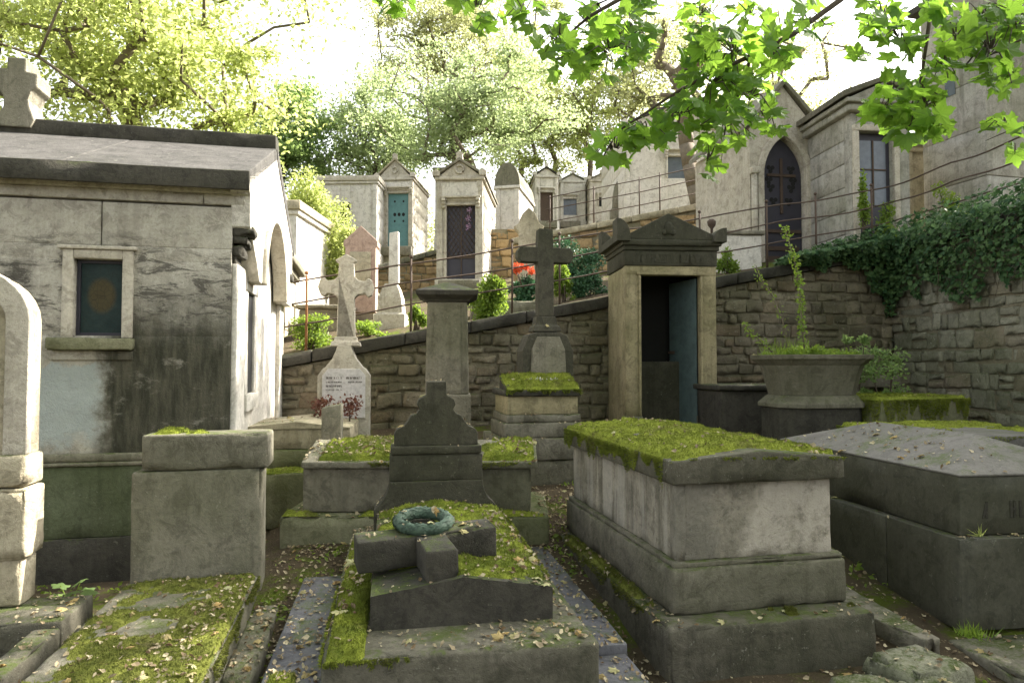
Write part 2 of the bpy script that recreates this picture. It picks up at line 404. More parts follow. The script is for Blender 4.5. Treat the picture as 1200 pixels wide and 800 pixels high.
M['litter2'] = leaf_mat('fallen_maple_leaf', (.42, .42, .22), (.36, .24, .09), .2, .85)
M['maple'] = leaf_mat('maple_leaf', (.03, .09, .015), (.09, .16, .025), .58, .5, .25, (.32, .55, .06))
M['yellow'] = leaf_mat('yellow_green_leaf', (.17, .22, .06), (.28, .29, .10), .6, tc=(.60, .68, .22))
M['green'] = leaf_mat('green_leaf', (.11, .18, .06), (.17, .25, .09), .55, tc=(.38, .52, .17))
M['bluegreen'] = leaf_mat('blue_green_leaf', (.16, .21, .10), (.24, .29, .14), .58, tc=(.48, .58, .27))
M['palegreen'] = leaf_mat('pale_olive_leaf', (.20, .23, .11), (.30, .30, .15), .55, tc=(.55, .58, .26))
M['weed'] = leaf_mat('weed_leaf', (.10, .17, .03), (.18, .25, .04), .45, tc=(.35, .5, .06))
M['ivy'] = leaf_mat('ivy_leaf', (.022, .065, .025), (.11, .19, .07), .3, .5, .2)
M['darkleaf'] = leaf_mat('dark_green_leaf', (.03, .09, .04), (.07, .15, .07), .25)

# ------------------------------------------------------------------ ground
WA, WB, WC, WD = (-4.4, 8.1), (5.75, 10.3), (6.0, 8.0), (6.35, 3.0)
def wall_y(x): return WA[1] + (x - WA[0]) * (WB[1] - WA[1]) / (WB[0] - WA[0])
def wall_x(y): return WB[0] + (y - WB[1]) * (WD[0] - WB[0]) / (WD[1] - WB[1])
def wall_top(x): return 1.92 + .196 * (x + 1.83)
def sst(a, b, t): t = np.clip((t - a) / (b - a), 0, 1); return t * t * (3 - 2 * t)
def lower(x, y):
    r = np.interp(y, [3.6, 6.2, 8.5, 9.5], [0, .42, .78, .85])
    k = sst(-2.6, -1.5, x) * (1 - sst(7, 7.8, y)) + sst(7, 7.8, y)
    return r * k
def upper(x, y):
    d = np.maximum(y - wall_y(x), 0)
    return np.minimum(1.86 + .19 * (np.minimum(x, 7) + 1.8), 3.5) + .185 * np.minimum(d, 36) - .0 * d
def ground_h(x, y):
    x = np.asarray(x, float); y = np.asarray(y, float)
    up = (sst(.12, .3, y - wall_y(x)) * (x > -4.6) + (x <= -4.6) * sst(0, 2, y - 8.2))
    up = np.maximum(up, sst(.12, .3, x - wall_x(y)) * (y > -6))
    far_left = x < -4.6
    return lower(x, y) * (1 - up) + upper(x, y) * up
def axis_pts(lo, hi, a, b, step):
    c = list(np.arange(a, b, step)); l = []; t = a; s = step
    while t > lo: s *= 1.35; t -= s; l.append(t)
    r = []; t = b; s = step
    while t < hi: r.append(t); s *= 1.35; t += s
    return np.array(l[::-1] + c + r)
gx = axis_pts(-110, 110, -6, 9, .1); gy = axis_pts(-40, 130, 0, 14, .1)
GX, GY = np.meshgrid(gx, gy, indexing='ij')
GZ = ground_h(GX, GY)
pp = np.stack([GX.ravel(), GY.ravel(), np.zeros(GX.size)], 1)
GZ = GZ + ((fbm(pp * 1.7, 2, 4) - .5) * .10).reshape(GX.shape)
V = np.stack([GX.ravel(), GY.ravel(), GZ.ravel()], 1)
nx, ny = len(gx), len(gy)
I = (np.arange(nx - 1)[:, None] * ny + np.arange(ny - 1)[None]).ravel()
F = np.stack([I, I + ny, I + ny + 1, I + 1], 1)
n = NT('earth'); c = n.mix(n.noise(3, 6, rough=.7), (.055, .042, .028), (.12, .095, .06))
c = n.mix(n.mr(n.noise(1.4, 6, rough=.75), .5, .6), c, n.mix(n.noise(30, 3), (.05, .07, .012), (.12, .15, .02)))
c = n.mix(n.mr(n.noise(22, 3, rough=.8), .6, .68), c, (.22, .18, .11))
ground = mesh_np('ground', V, F, n.fin(c, .95, n.bump(n.noise(40, 5, rough=.8), 1., .03), .1)); tag(ground, kind='structure')

# ------------------------------------------------------------------ moss, glyphs
def moss_sheet(parent, surf, x0, x1, y0, y1, cover=.5, res=.018, tuft=9000, mat='moss', h=.024, seed=1, bias=None, freq=2.6, edges=(), name='moss', tsize=.011):
    nx, ny = max(3, int((x1 - x0) / res)), max(3, int((y1 - y0) / res))
    X, Y = np.meshgrid(np.linspace(x0, x1, nx), np.linspace(y0, y1, ny), indexing='ij')
    p = np.stack([X.ravel(), Y.ravel(), np.zeros(X.size)], 1)
    m = (fbm(p * freq + seed * 3.7, seed, 4) - .5) * 2 + (cover - .5) * 1.0 + (fbm(p * 17, seed + 9, 2) - .5) * .5
    if bias: m = m + bias(p[:, 0], p[:, 1])
    de = np.minimum(np.minimum(p[:, 0] - x0, x1 - p[:, 0]), np.minimum(p[:, 1] - y0, y1 - p[:, 1]))
    z = surf(p[:, 0], p[:, 1])
    lump = np.abs(fbm(p * 26, seed + 5, 3) - .5) * .034
    hh = (np.clip(m * 3, 0, 1) ** .6 * h * (.35 + 1.1 * fbm(p * 8, seed + 4, 3)) + (lump + (fbm(p * 60, seed + 6, 2) - .5) * .012) * np.clip(m * 8, 0, 1)) * np.clip(de / .035 + .25, 0, 1)
    hh = np.where(de < 1e-6, -.008, hh)
    V = np.stack([p[:, 0], p[:, 1], z + np.where(m > 0, hh + .001, -.006)], 1)
    I = (np.arange(nx - 1)[:, None] * ny + np.arange(ny - 1)[None]).ravel()
    F = np.stack([I, I + ny, I + ny + 1, I + 1], 1)
    F = F[(m[F] > 0).any(1)]
    used = np.unique(F); mp = -np.ones(len(V), int); mp[used] = np.arange(len(used)); V = V[used]; F = mp[F]
    # tufts
    good = np.where(m > .02)[0]
    k = RNG.choice(good, tuft); q = p[k] + np.c_[RNG.uniform(-res, res, (tuft, 2)) * .6, np.zeros(tuft)]
    q[:, 0] = np.clip(q[:, 0], x0, x1); q[:, 1] = np.clip(q[:, 1], y0, y1)
    q[:, 2] = surf(q[:, 0], q[:, 1]) + hh[k] - .003
    tv, tf = scatter_arr(BLADE_V, BLADE_F, q, rots(tuft, tilt=np.abs(RNG.normal(0, .7, tuft))), RNG.uniform(.5, 1.7, tuft) * tsize)
    quadF = F; V2 = [V, tv]; tri = [np.concatenate([quadF[:, [0, 1, 2]], quadF[:, [0, 2, 3]]])]
    off = len(V); tri.append(tf + off); off += len(tv)
    for (a, b, nr, drop, cnt) in edges:
        a, b, nr = np.array(a, float), np.array(b, float), np.array(nr, float)
        t = RNG.uniform(0, 1, cnt); base = a[None] + (b - a)[None] * t[:, None]
        ln = drop * np.clip(fbm(np.c_[t * 14, t * 0, t * 0] + seed, seed + 2, 3) * 1.9 - .45, .0, 1)
        dz = RNG.uniform(0, 1, cnt) ** 1.3 * ln
        q = base - np.c_[dz * 0, dz * 0, dz] + nr[None] * .004
        keep = ln > .01; q = q[keep]; kk = keep.sum()
        nn = nr[None] + RNG.normal(0, .5, (kk, 3)); e1, e2 = scatter_arr(BLADE_V, BLADE_F, q, frames_from(nn, RNG.uniform(0, 6.28, kk)), RNG.uniform(.8, 1.8, kk) * tsize)
        V2.append(e1); tri.append(e2 + off); off += len(e1)
    return mesh_np(name, np.concatenate(V2), np.concatenate(tri), M[mat], parent, True)
def flat(z): return lambda x, y: np.full(np.shape(x), z)
def glyphs(mb, x0, x1, z, h, y, d=.004, seed=0, w=None):
    rs = random.Random(seed); x = x0; w = w or h * .62
    while x + w < x1:
        if rs.random() < .12: x += w; continue
        t = h * .16
        for k in range(rs.choice((2, 3, 3))):
            kind = rs.randrange(4)
            if kind == 0: mb.box(x, x + t, y - d, y, z, z + h)
            elif kind == 1: mb.box(x + w * .65 - t, x + w * .65, y - d - .0003 * k, y, z, z + h)
            elif kind == 2: zz = z + rs.choice((0, .42, .84)) * h; mb.box(x, x + w * .65, y - d - .0005 * (k + 1), y, zz, zz + t)
            else:
                s = rs.choice((-1, 1)); a, b = (x, x + w * .65) if s > 0 else (x + w * .65, x)
                mb.prism([(a, z), (a + t, z), (b, z + h), (b - t, z + h)], y - d - .0008 * (k + 1), y)
        x += w
    return mb

# ================================================================== LEFT MAUSOLEUM
fr = Fr(266, 5.4, 0.0); t = fthing(fr, 'mausoleum', 'large grey mausoleum with pitched slab roof and one small window in its stained side wall', 'mausoleum')
LW = -4.2; GD = 3.2; RD = 1.6
zE = fr.Z(218, 0, 0) ; zR = fr.Z(188, 0, RD)
mb = MB(); zb = fr.Z(621); zg = fr.Z(541); zm = fr.Z(527)
wx0, wx1 = fr.U(66), fr.U(150); px0, px1 = fr.U(79), fr.U(137.5); pz0, pz1 = fr.Z(393, px0), fr.Z(303, px0)
# wall around the window opening, in courses
zc = fr.Z(243)
for (a, b) in ((LW, px0), (px1, 0)):
    mb.gbox(a, b, 0, .3, pz0, pz1, .07, .002, .0, .0)
mb.gbox(LW, 0, 0, .3, zm, pz0, .1, .002, .0, 0)
mb.gbox(LW, fr.U(110) - .004, 0, .3, pz1 + .11, zc, .1, .008, .0, .004); mb.gbox(fr.U(110) + .004, 0, 0, .3, pz1 + .11, zc, .1, .008, .0, .004); mb.gbox(LW, 0, 0.0005, .3, pz1, pz1 + .11, .1, .002, .0, .0)
mb.gbox(LW, fr.U(232), 0, .3, zc + .018, zE - .07, .1, .008, .003, .006); mb.gbox(fr.U(232), .1, 0, .3, zc + .018, zE - .07, .1, .008, .003, .006)
mb.gbox(LW, .12, -.035, .3, zE - .07, zE, .1, .012, .002, .004)
mb.box(LW, -.3, .3, GD, 0, zE - .01)                    # core of the tomb chamber
mb.build('wall', M['house'], t)
mb = MB(); mb.gbox(LW, .03, -.03, .3, zb, zg, .1, .008, .004, .006); mb.build('green_band', M['plinth'], t)
mb = MB(); mb.gbox(LW, .05, -.05, .31, zg, zg + .03, .1, .01, .003, .004); mb.gbox(LW, .04, -.035, .31, zg + .03, zm, .1, .02, .003, .004); mb.build('string_course', M['mid'], t)
mb = MB(); mb.gbox(LW, .06, -.06, .35, -.2, zb, .12, .012, .004, .01); mb.build('plinth', M['dark'], t)
# window
w = MB()
w.gbox(wx0, px0, -.03, .05, pz0 - .02, pz1 + .07, .1, .008, .002, .004); w.gbox(px1, wx1, -.03, .05, pz0 - .02, pz1 + .07, .1, .008, .002, .004)
w.gbox(px0, px1, -.029, .05, pz1, pz1 + .07, .1, .008, .002, .004); w.gbox(wx0 - .03, wx1 + .03, -.05, .05, pz1 + .07, pz1 + .1, .1, .008, .002, .004)
wo = w.build('window', M['pale'], t)
w = MB(); w.box(px0 + .02, px1 - .02, .07, .085, pz0 + .02, pz1 - .02); gp = w.build('pane', None, wo)
n = NT('stained_glass'); o = n.sep(n.obj)
cx_, cz_ = (px0 + px1) / 2, (pz0 + pz1) / 2 + .02
dd = n.math('SQRT', n.math('ADD', n.math('POWER', n.math('MULTIPLY', n.math('SUBTRACT', o[0], cx_), 1.35), 2.), n.math('POWER', n.math('SUBTRACT', o[2], cz_), 2.)))
c = n.mix(n.mr(dd, .10, .16), n.mix(n.noise(14, 3), (.05, .038, .018), (.08, .068, .035)), n.mix(n.noise(12, 3), (.010, .022, .024), (.035, .055, .052)))
c = n.mix(n.mr(n.vor(26, n.obj, 'DISTANCE_TO_EDGE'), .0, .05, .7, 0), c, (.02, .025, .02))
gp.data.materials.clear(); gp.data.materials.append(n.fin(c, .6, n.bump(n.noise(40, 3), .3, .004), .15))
w = MB()
for a, b, cc, d in ((px0, px0 + .025, pz0, pz1), (px1 - .025, px1, pz0, pz1)): w.box(a, b, .05, .09, cc, d)
w.box(px0 + .025, px1 - .025, .05, .09, pz0, pz0 + .025); w.box(px0 + .025, px1 - .025, .05, .09, pz1 - .025, pz1); w.build('frame', M['blackiron'], wo, .003)
w = MB(); w.gbox(fr.U(52), fr.U(153), -.09, .05, fr.Z(411), pz0 - .02, .08, .012, .006, .015); w.build('sill', M['greenst'], wo)
w = MB(); w.gbox(fr.U(54), fr.U(151), -.022, .03, fr.Z(422), fr.Z(411) - .003, .08, .005, .002, .003); w.build('apron_panel', M['house'], wo)
# front facade turned to the sunny path: projecting pediment with arch, pilasters, narrow window
mb = MB()
mb.gbox(-.3, 0, .3, GD, 0, zE - .3, .15, .006, .002, .003)
mb.gbox(0, .05, .01, .38, zb + .02, zE - .62, .15, .008, .002, .004); mb.gbox(0, .05, GD - .4, GD - .02, zb + .02, zE - .62, .15, .008, .002, .004)
mb.build('front_wall', M['white'], t)
arch = [(RD + .92 * math.cos(a), zE - .70 + .85 * math.sin(a)) for a in [math.pi * i / 16 for i in range(17)]]
prof = [(-.13, zE + .0), (-.13, zE + .05), (RD, zR + .02), (GD + .13, zE + .05), (GD, zE - .02), (GD, zE - .70)] + arch + [(.002, zE - .70), (.002, zE - .075)]
mb = MB(); mb.prism([(0.31, zE - .72), (0.31, zE - .02), (RD, zR - .02), (GD - .01, zE - .02), (GD - .01, zE - .72)], -.25, -.012, 'x'); mb.build('gable_wall', M['white'], t)
mb = MB(); mb.prism(prof[:-2] + [(.52, zE - .70), (.30, zE - .52), (.002, zE - .32)] + prof[-1:], -.01, .14, 'x'); mb.build('pediment', M['white'], t, .01)
mb = MB(); ar2 = [(RD + r * math.cos(a), zE - .70 + r * .92 * math.sin(a)) for r, rng in ((.92, range(17)), (.78, range(16, -1, -1))) for a in [math.pi * i / 16 for i in rng]]
mb.prism(ar2, .02, .17, 'x'); mb.build('hood_arch', M['pale'], t, .01)
for y in (.02, GD - .25):
    mb = MB()
    for k, (dx, hz) in enumerate(((.04, .0), (.08, .08), (.12, .16), (.17, .24))): mb.gbox(0, dx, y, y + .22, zE - .64 + hz, zE - .64 + hz + .09, .03, .03, .012, .04)
    mb.build('scroll_bracket', M['dark'], t)
f_y0, f_y1 = fr.V(284), fr.V(296)
w = MB(); a0, a1 = .62, 1.0
w.gbox(0, .035, a0 - .12, a0, 1.35, 2.25, .1, .008, .002, .003); w.gbox(0, .035, a1, a1 + .12, 1.35, 2.25, .1, .008, .002, .003); w.gbox(0, .045, a0 - .14, a1 + .14, 2.25, 2.36, .1, .01, .002, .003); w.gbox(0, .06, a0 - .16, a1 + .16, 1.2, 1.35, .1, .01, .002, .003)
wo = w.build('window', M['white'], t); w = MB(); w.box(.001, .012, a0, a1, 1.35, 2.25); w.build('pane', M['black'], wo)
# roof
ov = -.14; zF = zE; th = .14
k = (zR - zE) / RD
mb = MB()
for xa_, xb_ in ((LW, -2.605), (-2.595, -1.205), (-1.195, .14)): mb.prism([(ov, zE + ov * k + .02), (ov, zE + ov * k + th), (RD, zR + th), (RD, zR)], xa_, xb_, 'x')
mb.build('roof_slab', M['roof'], t, .012)
mb = MB(); mb.prism([(RD + .001, zR), (RD + .001, zR + th), (GD - ov, zE + ov * k + th), (GD - ov, zE + ov * k + .02)], LW, .15, 'x'); mb.build('roof_slab', M['roof'], t, .012)
mb = MB(); mb.gbox(LW, .152, ov - .025, ov, zE + ov * k - .005, zE + ov * k + th + .005, .12, .008, .004, .01); mb.build('eaves', M['dark'], t)
mb = MB(); mb.gbox(LW, .145, RD - .11, RD + .11, zR + .08, zR + th + .1, .14, .014, .004, .01); mb.build('ridge', M['dark'], t)
# ridge ornament (broken stone cross on foot)
mb = MB(); ox = fr.U(14, RD); z0 = zR + .2; s_ = .0091
def oc(px, py): return ((px - 20) * s_, (157 - py) * s_)
pr = [(-.30, 0), (.16, 0), (.20, .10), (.15, .22), (.13, .32), (.16, .42), (.22, .47), (.22, .62), (.10, .64), (.10, .79), (-.10, .79), (-.10, .66), (-.34, .66), (-.34, .46), (-.2, .44), (-.13, .34), (-.13, .22), (-.2, .12)]
mb.prism([(ox + a * .8, z0 - .06 + b * .84) for a, b in pr], RD - .14, RD + .16); mb.build('ridge_cross', M['mid'], t, .015)

# ================================================================== ARCHED HEADSTONE far left + its kerb
fr = Fr(22, 3.95, 0.05); t = fthing(fr, 'arched_headstone', 'tall pale arched headstone cut by the left edge of the photo', 'headstone')
def Z(py): return fr.Z(py)
hw = .34; zs = Z(375); zt = Z(316)
def archp(hw, z0, zs, rise, cx, n=14): return [(cx - hw, z0)] + [(cx - hw * math.cos(math.pi * i / n), zs + rise * math.sin(math.pi * i / n)) for i in range(n + 1)] + [(cx + hw, z0)]
mb = MB(); mb.prism(archp(hw, Z(535), zs, zt - zs, -hw + .0), .03, .2); mb.build('slab', M['cream'], t, .02, 3)
mb = MB(); outer = archp(hw + .015, Z(533), zs, zt - zs + .02, -hw); inner = archp(hw - .11, Z(533), zs, zt - zs - .12, -hw)
mb.prism(outer + inner[::-1], 0, .06); mb.build('moulded_frame', M['pale'], t, .012, 3)
mb = MB(); mb.gbox(-2 * hw - .02, .02, -.02, .22, Z(570), Z(533), .05, .02, .004, .02); mb.build('cap_moulding', M['cream'], t)
mb = MB(); mb.gbox(-2 * hw - .03, .03, -.03, .23, Z(655), Z(572), .05, .02, .006, .03); mb.gbox(-2 * hw - .01, .0, -.0, .2, Z(700) - .05, Z(655), .06, .015, .006, .02); mb.build('pedestal', M['cream'], t)
fr2 = Fr(72, 3.75, 0.0); t = fthing(fr2, 'grave_kerb', 'low stone kerb slab under the arched headstone at the left edge', 'grave kerb')
mb = MB(); mb.gbox(-1.6, 0, 0, .45, -.1, .22, .06, .02, .006, .03); mb.gbox(-.14, 0, -1.3, -.004, -.1, .19, .06, .02, .006, .03); mb.build('kerb', M['gdark'], t)

# ================================================================== MOSSY SLAB TOMB, left foreground
fr = Fr(302, 4.45, 0.0); t = fthing(fr, 'slab_tomb', 'low ledger tomb at lower left with a mossy, leaf-strewn slab before a blank block headstone', 'tomb')
zt = .25; x0 = fr.U(168); x0b = x0
def warp(q): return q
mb = MB(); mb.gbox(x0 - .10, 0, -2.3, -.0, .0, zt, .05, .02, .006, .02); mb.build('ledger_slab', M['grey'], t)
mb = MB(); mb.gbox(.0, .15, -2.3, .5, -.05, .11, .08, .02, .008, .03); mb.build('kerb', M['grey'], t)
hx0, hx1 = fr.U(150), .015
mb = MB(); mb.gbox(hx0, hx1, .004, .21, 0, fr.Z(549), .05, .016, .004, .015); mb.build('headstone', M['mid'], t)
mb = MB(); mb.gbox(fr.U(161), fr.U(312), .0, .26, fr.Z(549) + .006, fr.Z(507), .05, .018, .005, .02); hc = mb.build('headstone_cap', M['grey'], t)
moss_sheet(t, flat(zt), x0 - .09, -.01, -2.28, -.02, cover=.52, tuft=26000, mat='moss2', seed=3, edges=[((-.0, -2.2, zt), (-.0, 0, zt), (1, 0, 0), .12, 5000), ((x0, -2.3, zt), (0, -2.3, zt), (0, -1, 0), .05, 2500)])
moss_sheet(t, flat(fr.Z(507)), fr.U(165), fr.U(310),   .02, .24, cover=.44, tuft=2000, seed=5)

# ================================================================== CENTRAL TOMB with scrolled headstone
YW = 10.0
fr = Fr(375, 2.78, 0.0, YW); t = fthing(fr, 'headstone_tomb', 'dark central tomb with scroll-shouldered broken headstone and mossy gabled slab', 'tomb')
zp = .41; xr = fr.U(703); yb = 2.35
mb = MB(); mb.gbox(0, xr, 0, yb, -.1, zp, .05, .016, .004, .015); mb.build('plinth', M['gdark'], t)
y0 = .30; sx0, sx1 = fr.U(433, y0), fr.U(648, y0); cxs = (sx0 + sx1) / 2; y1 = 1.92
def gz(x, y):
    e = .56 + .03 * (y - y0) / 1.6; return e + .065 * (1 - np.abs((x - cxs) / ((sx1 - sx0) / 2)))
nxs, nys = 24, 34
xs = np.linspace(sx0, sx1, nxs + 1); ys = np.linspace(y0, y1, nys + 1)
mb = MB(); vs = []; fs = []
for j, y in enumerate(ys):
    for i, x in enumerate(xs):
        vs.append((x, y, float(gz(np.array(x), np.array(y))) + (random.random() - .5) * .003))
n1 = nxs + 1
for j in range(nys):
    for i in range(nxs): fs.append((j * n1 + i, j * n1 + i + 1, (j + 1) * n1 + i + 1, (j + 1) * n1 + i))
b = len(vs)
ring = [(i, 0) for i in range(n1)] + [(nxs, j) for j in range(1, nys + 1)] + [(i, nys) for i in range(nxs - 1, -1, -1)] + [(0, j) for j in range(nys - 1, 0, -1)]
for i, j in ring: vs.append((xs[i], ys[j], zp - .003))
for q in range(len(ring)):
    q2 = (q + 1) % len(ring); a = ring[q][1] * n1 + ring[q][0]; a2 = ring[q2][1] * n1 + ring[q2][0]; fs.append((b + q, b + q2, a2, a))
mb.add(vs, fs); mb.build('gabled_slab', M['dark'], t)
def bias(x, y): return np.where((x < cxs - .02) & (y < y0 + .36 - (x - sx0) * .3), -1.5, 0) + np.where((y > y0 + .04), 0, -.3) + .25 * (y - 1)* .4
moss_sheet(t, gz, sx0 + .005, sx1 - .005, y0 + .01, y1 - .02, cover=.78, tuft=26000, res=.014, seed=8, bias=bias, edges=[((sx1, y0 + .1, .58), (sx1, y1, .6), (1, 0, 0), .08, 3000)])
moss_sheet(t, flat(zp), .01, sx0 - .01, .0, 1.9, cover=.85, tuft=13000, seed=11, h=.03, edges=[((0, 0, zp), (.35, 0, zp), (0, -1, 0), .04, 1200), ((0, 0, zp), (0, 1, zp), (-1, 0, 0), .06, 1500)])
moss_sheet(t, flat(zp), sx1 + .01, xr - .03, .12, 1.9, cover=.42, tuft=5000, mat='moss2', seed=12)
# headstone
yh = 1.93; sc = .00585; cx = fr.U(511, yh); zb = .60
hp = [(11.5, 447), (12, 463), (16, 465), (21, 468), (23, 474), (20, 480), (24, 485), (30, 487), (33, 492), (38, 499), (47, 503), (50, 509), (50, 522)]
base = fr.Z(593, cx, yh)
def zz(py): return fr.Z(py, cx, yh)
top = [(-w * sc, zz(y)) for w, y in hp[::-1]] + [(w * sc, zz(y)) for w, y in hp]
mb = MB(); mb.prism([(cx + a, b) for a, b in top], yh + .02, yh + .17); mb.build('scrolled_top', M['dark2'], t, .007)
mb = MB(); mb.gbox(cx - 54 * sc, cx + 54 * sc, yh - .01, yh + .2, zz(532), zz(522), .06, .012, .002, .006); mb.build('moulding', M['dark2'], t)
mb = MB(); mb.gbox(cx - 55 * sc, cx + 55 * sc, yh, yh + .19, zz(563), zz(532), .06, .008, .003, .01); 
mb.build('block', M['dark2'], t)
fl = [(55, 563), (56, 570), (58, 577), (62, 584), (68, 590), (73, 595), (73, 640)]
mb = MB(); mb.prism([(cx - w * sc, zz(y)) for w, y in fl[::-1]] + [(cx + w * sc, zz(y)) for w, y in fl], yh - .012, yh + .22); mb.build('foot', M['dark2'], t, .008)
# slate borders
mb = MB(); mb.gbox(-.27, -.01, -.3, 1.7, .02, .25, .1, .008, .003, .01); mb.build('slate_border', M['slate'], t)
mb = MB(); mb.gbox(xr + .01, xr + .25, .35, 2.2, .02, .25, .1, .008, .003, .01); mb.build('slate_border', M['slate'], t)
mb = MB(); mb.gbox(xr + .01, xr + .24, -.3, .342, .02, .21, .1, .008, .003, .01); mb.build('slate_border', M['slate'], t)
moss_sheet(t, flat(.25), -.25, -.12, .05, .28, cover=.6, tuft=1200, seed=14)
E_fr = fr; E_par = (cxs, y0, y1)

# fallen cross
cxl, cyl = fr.U(508, .85), .80
P = fr.P + fr.u * cxl + fr.v * cyl
t = thing('fallen_cross', 'short thick stone cross lying flat on the mossy slab under the wreath', 'cross', (P.x - .015, P.y - .15, .615), R(YW + 9))
mb = MB(); mb.gbox(-.36, .34, -.085, .085, 0, .155, .05, .012, .004, .012); mb.gbox(-.075, .075, -.33, -.08, .002, .152, .05, .012, .004, .012); mb.gbox(-.075, .075, .08, .26, .002, .152, .05, .012, .004, .012)
ob = mb.build('cross', M['dark'], t); ob.rotation_euler = (R(3.5), R(-2), 0)
# wreath
t = thing('bronze_wreath', 'green bronze laurel wreath resting on the fallen stone cross', 'wreath', (P.x - .045, P.y - .11, .80), R(20))
mb = MB(); RW, rw = .125, .03
rings = []
for i in range(40):
    a = 2 * math.pi * i / 40; rr_ = rw * (1 + .06 * math.sin(9 * a)); rings.append([(math.cos(a) * (RW + rr_ * math.cos(b)), math.sin(a) * (RW + rr_ * math.cos(b)), rr_ * math.sin(b)) for b in [2 * math.pi * k / 12 for k in range(12)]])
v = [p for r in rings for p in r]; f = [(i * 12 + k, ((i + 1) % 40) * 12 + k, ((i + 1) % 40) * 12 + (k + 1) % 12, i * 12 + (k + 1) % 12) for i in range(40) for k in range(12)]
mb.add(v, f, True); ob = mb.build('ring', M['bronze'], t); ob.rotation_euler = (R(8), 0, 0)
k = 420; a = RNG.uniform(0, 2 * np.pi, k); b = RNG.uniform(0, 2 * np.pi, k)
er = np.stack([np.cos(a) * np.cos(b), np.sin(a) * np.cos(b), np.sin(b)], 1); pos = np.stack([np.cos(a) * RW, np.sin(a) * RW, a * 0], 1) + er * rw * .96
tg = np.stack([-np.sin(a), np.cos(a), 0 * a], 1); zx = er + tg * -.22; xx = np.cross(tg, zx); xx /= np.linalg.norm(xx, axis=1)[:, None]; zx /= np.linalg.norm(zx, axis=1)[:, None]; yy = np.cross(zx, xx)
ob = scatter('laurel_leaves', LEAF_V * np.array([1.1, 1, .8]), LEAF_F, pos, np.stack([xx, yy, zx], 2), np.full(k, .026), M['bronze'], t, True); ob.rotation_euler = (R(8), 0, 0)

# ================================================================== BIG MOSSY CHEST TOMB
fr = Fr(785, 3.43, -.05); t = fthing(fr, 'chest_tomb', 'large raised chest tomb with a thick bright moss blanket on its shallow lid', 'tomb')
zp = .34; L = 2.25; xr = fr.U(1029)
mb = MB(); mb.gbox(0, xr, 0, L, -.05, zp, .05, .02, .005, .02); mb.build('base_plinth', M['gdark'], t)
mx0, mx1 = .1, fr.U(990, .2); my0, my1 = .17, L - .15; zm = fr.Z(661, mx0, my0)
mb = MB(); mb.gbox(mx0, mx1, my0, my1, zp, zm - .03, .05, .016, .004, .015)
mb.gbox(mx0 + .015, mx1 - .015, my0 + .015, my1 - .015, zm - .03, zm, .06, .014, .003, .012); mb.build('plinth_course', M['grey'], t)
dx0, dx1 = mx0 + .045, fr.U(976, my0 + .045); dy0, dy1 = my0 + .045, my1 - .05; zd = fr.Z(566, dx0, dy0)
mb = MB(); mb.gbox(dx0, dx1, dy0, dy1, zm, zd, .05, .008, .004, .01)
mb.gbox(dx0 - .008, dx0 + .05, dy0 - .008, dy0 + .06, zm + .002, zd, .05, .006, .003, .008)
mb.build('chest', M['tomb'], t)
cxx0, cxx1, cy0, cy1 = dx0 - .05, dx1 + .05, dy0 - .06, dy1 + .06; zc = fr.Z(541, cxx0, cy0); ccx = (cxx0 + cxx1) / 2
def cz(x, y): return zc + .045 * np.clip(1 - np.abs((x - ccx) / ((cxx1 - cxx0) / 2)), 0, 1)
mb = MB()
def lid(q):
    q = q.copy(); m_ = q[:, 2] > (zd + zc) / 2; q[m_, 2] += (cz(q[m_, 0], q[m_, 1]) - zc); return q
mb.gbox(cxx0, cxx1, cy0, cy1, zd, zc, .05, .012, .004, .014, fn=lid); mb.build('lid', M['gdark'], t)
def b2(x, y): return np.where((y < cy0 + .13 - (x - cxx0) * .05), -.45, 0) + .2 + np.where(y > cy1 - .25, -.3 * (x < ccx), 0)
moss_sheet(t, cz, cxx0 + .004, cxx1 - .004, cy0 + .004, cy1 - .004, cover=.66, res=.013, tuft=42000, h=.03, seed=21, freq=3.4, bias=b2,
           edges=[((cxx0, cy0 + .1, zc), (cxx0, cy1, zc), (-1, 0, 0), .16, 9000), ((cxx0 + .1, cy0, zc + .02), (cxx1, cy0, zc), (0, -1, 0), .02, 900)])
moss_sheet(t, flat(zp), .005, mx0 - .01, .25, L - .02, cover=.75, tuft=7000, seed=22, mat='moss2', edges=[((0, .3, zp), (0, L, zp), (-1, 0, 0), .08, 2500)])
moss_sheet(t, flat(zp), mx0, mx1, .01, my0 - .01, cover=.38, tuft=2200, seed=23, mat='moss2')

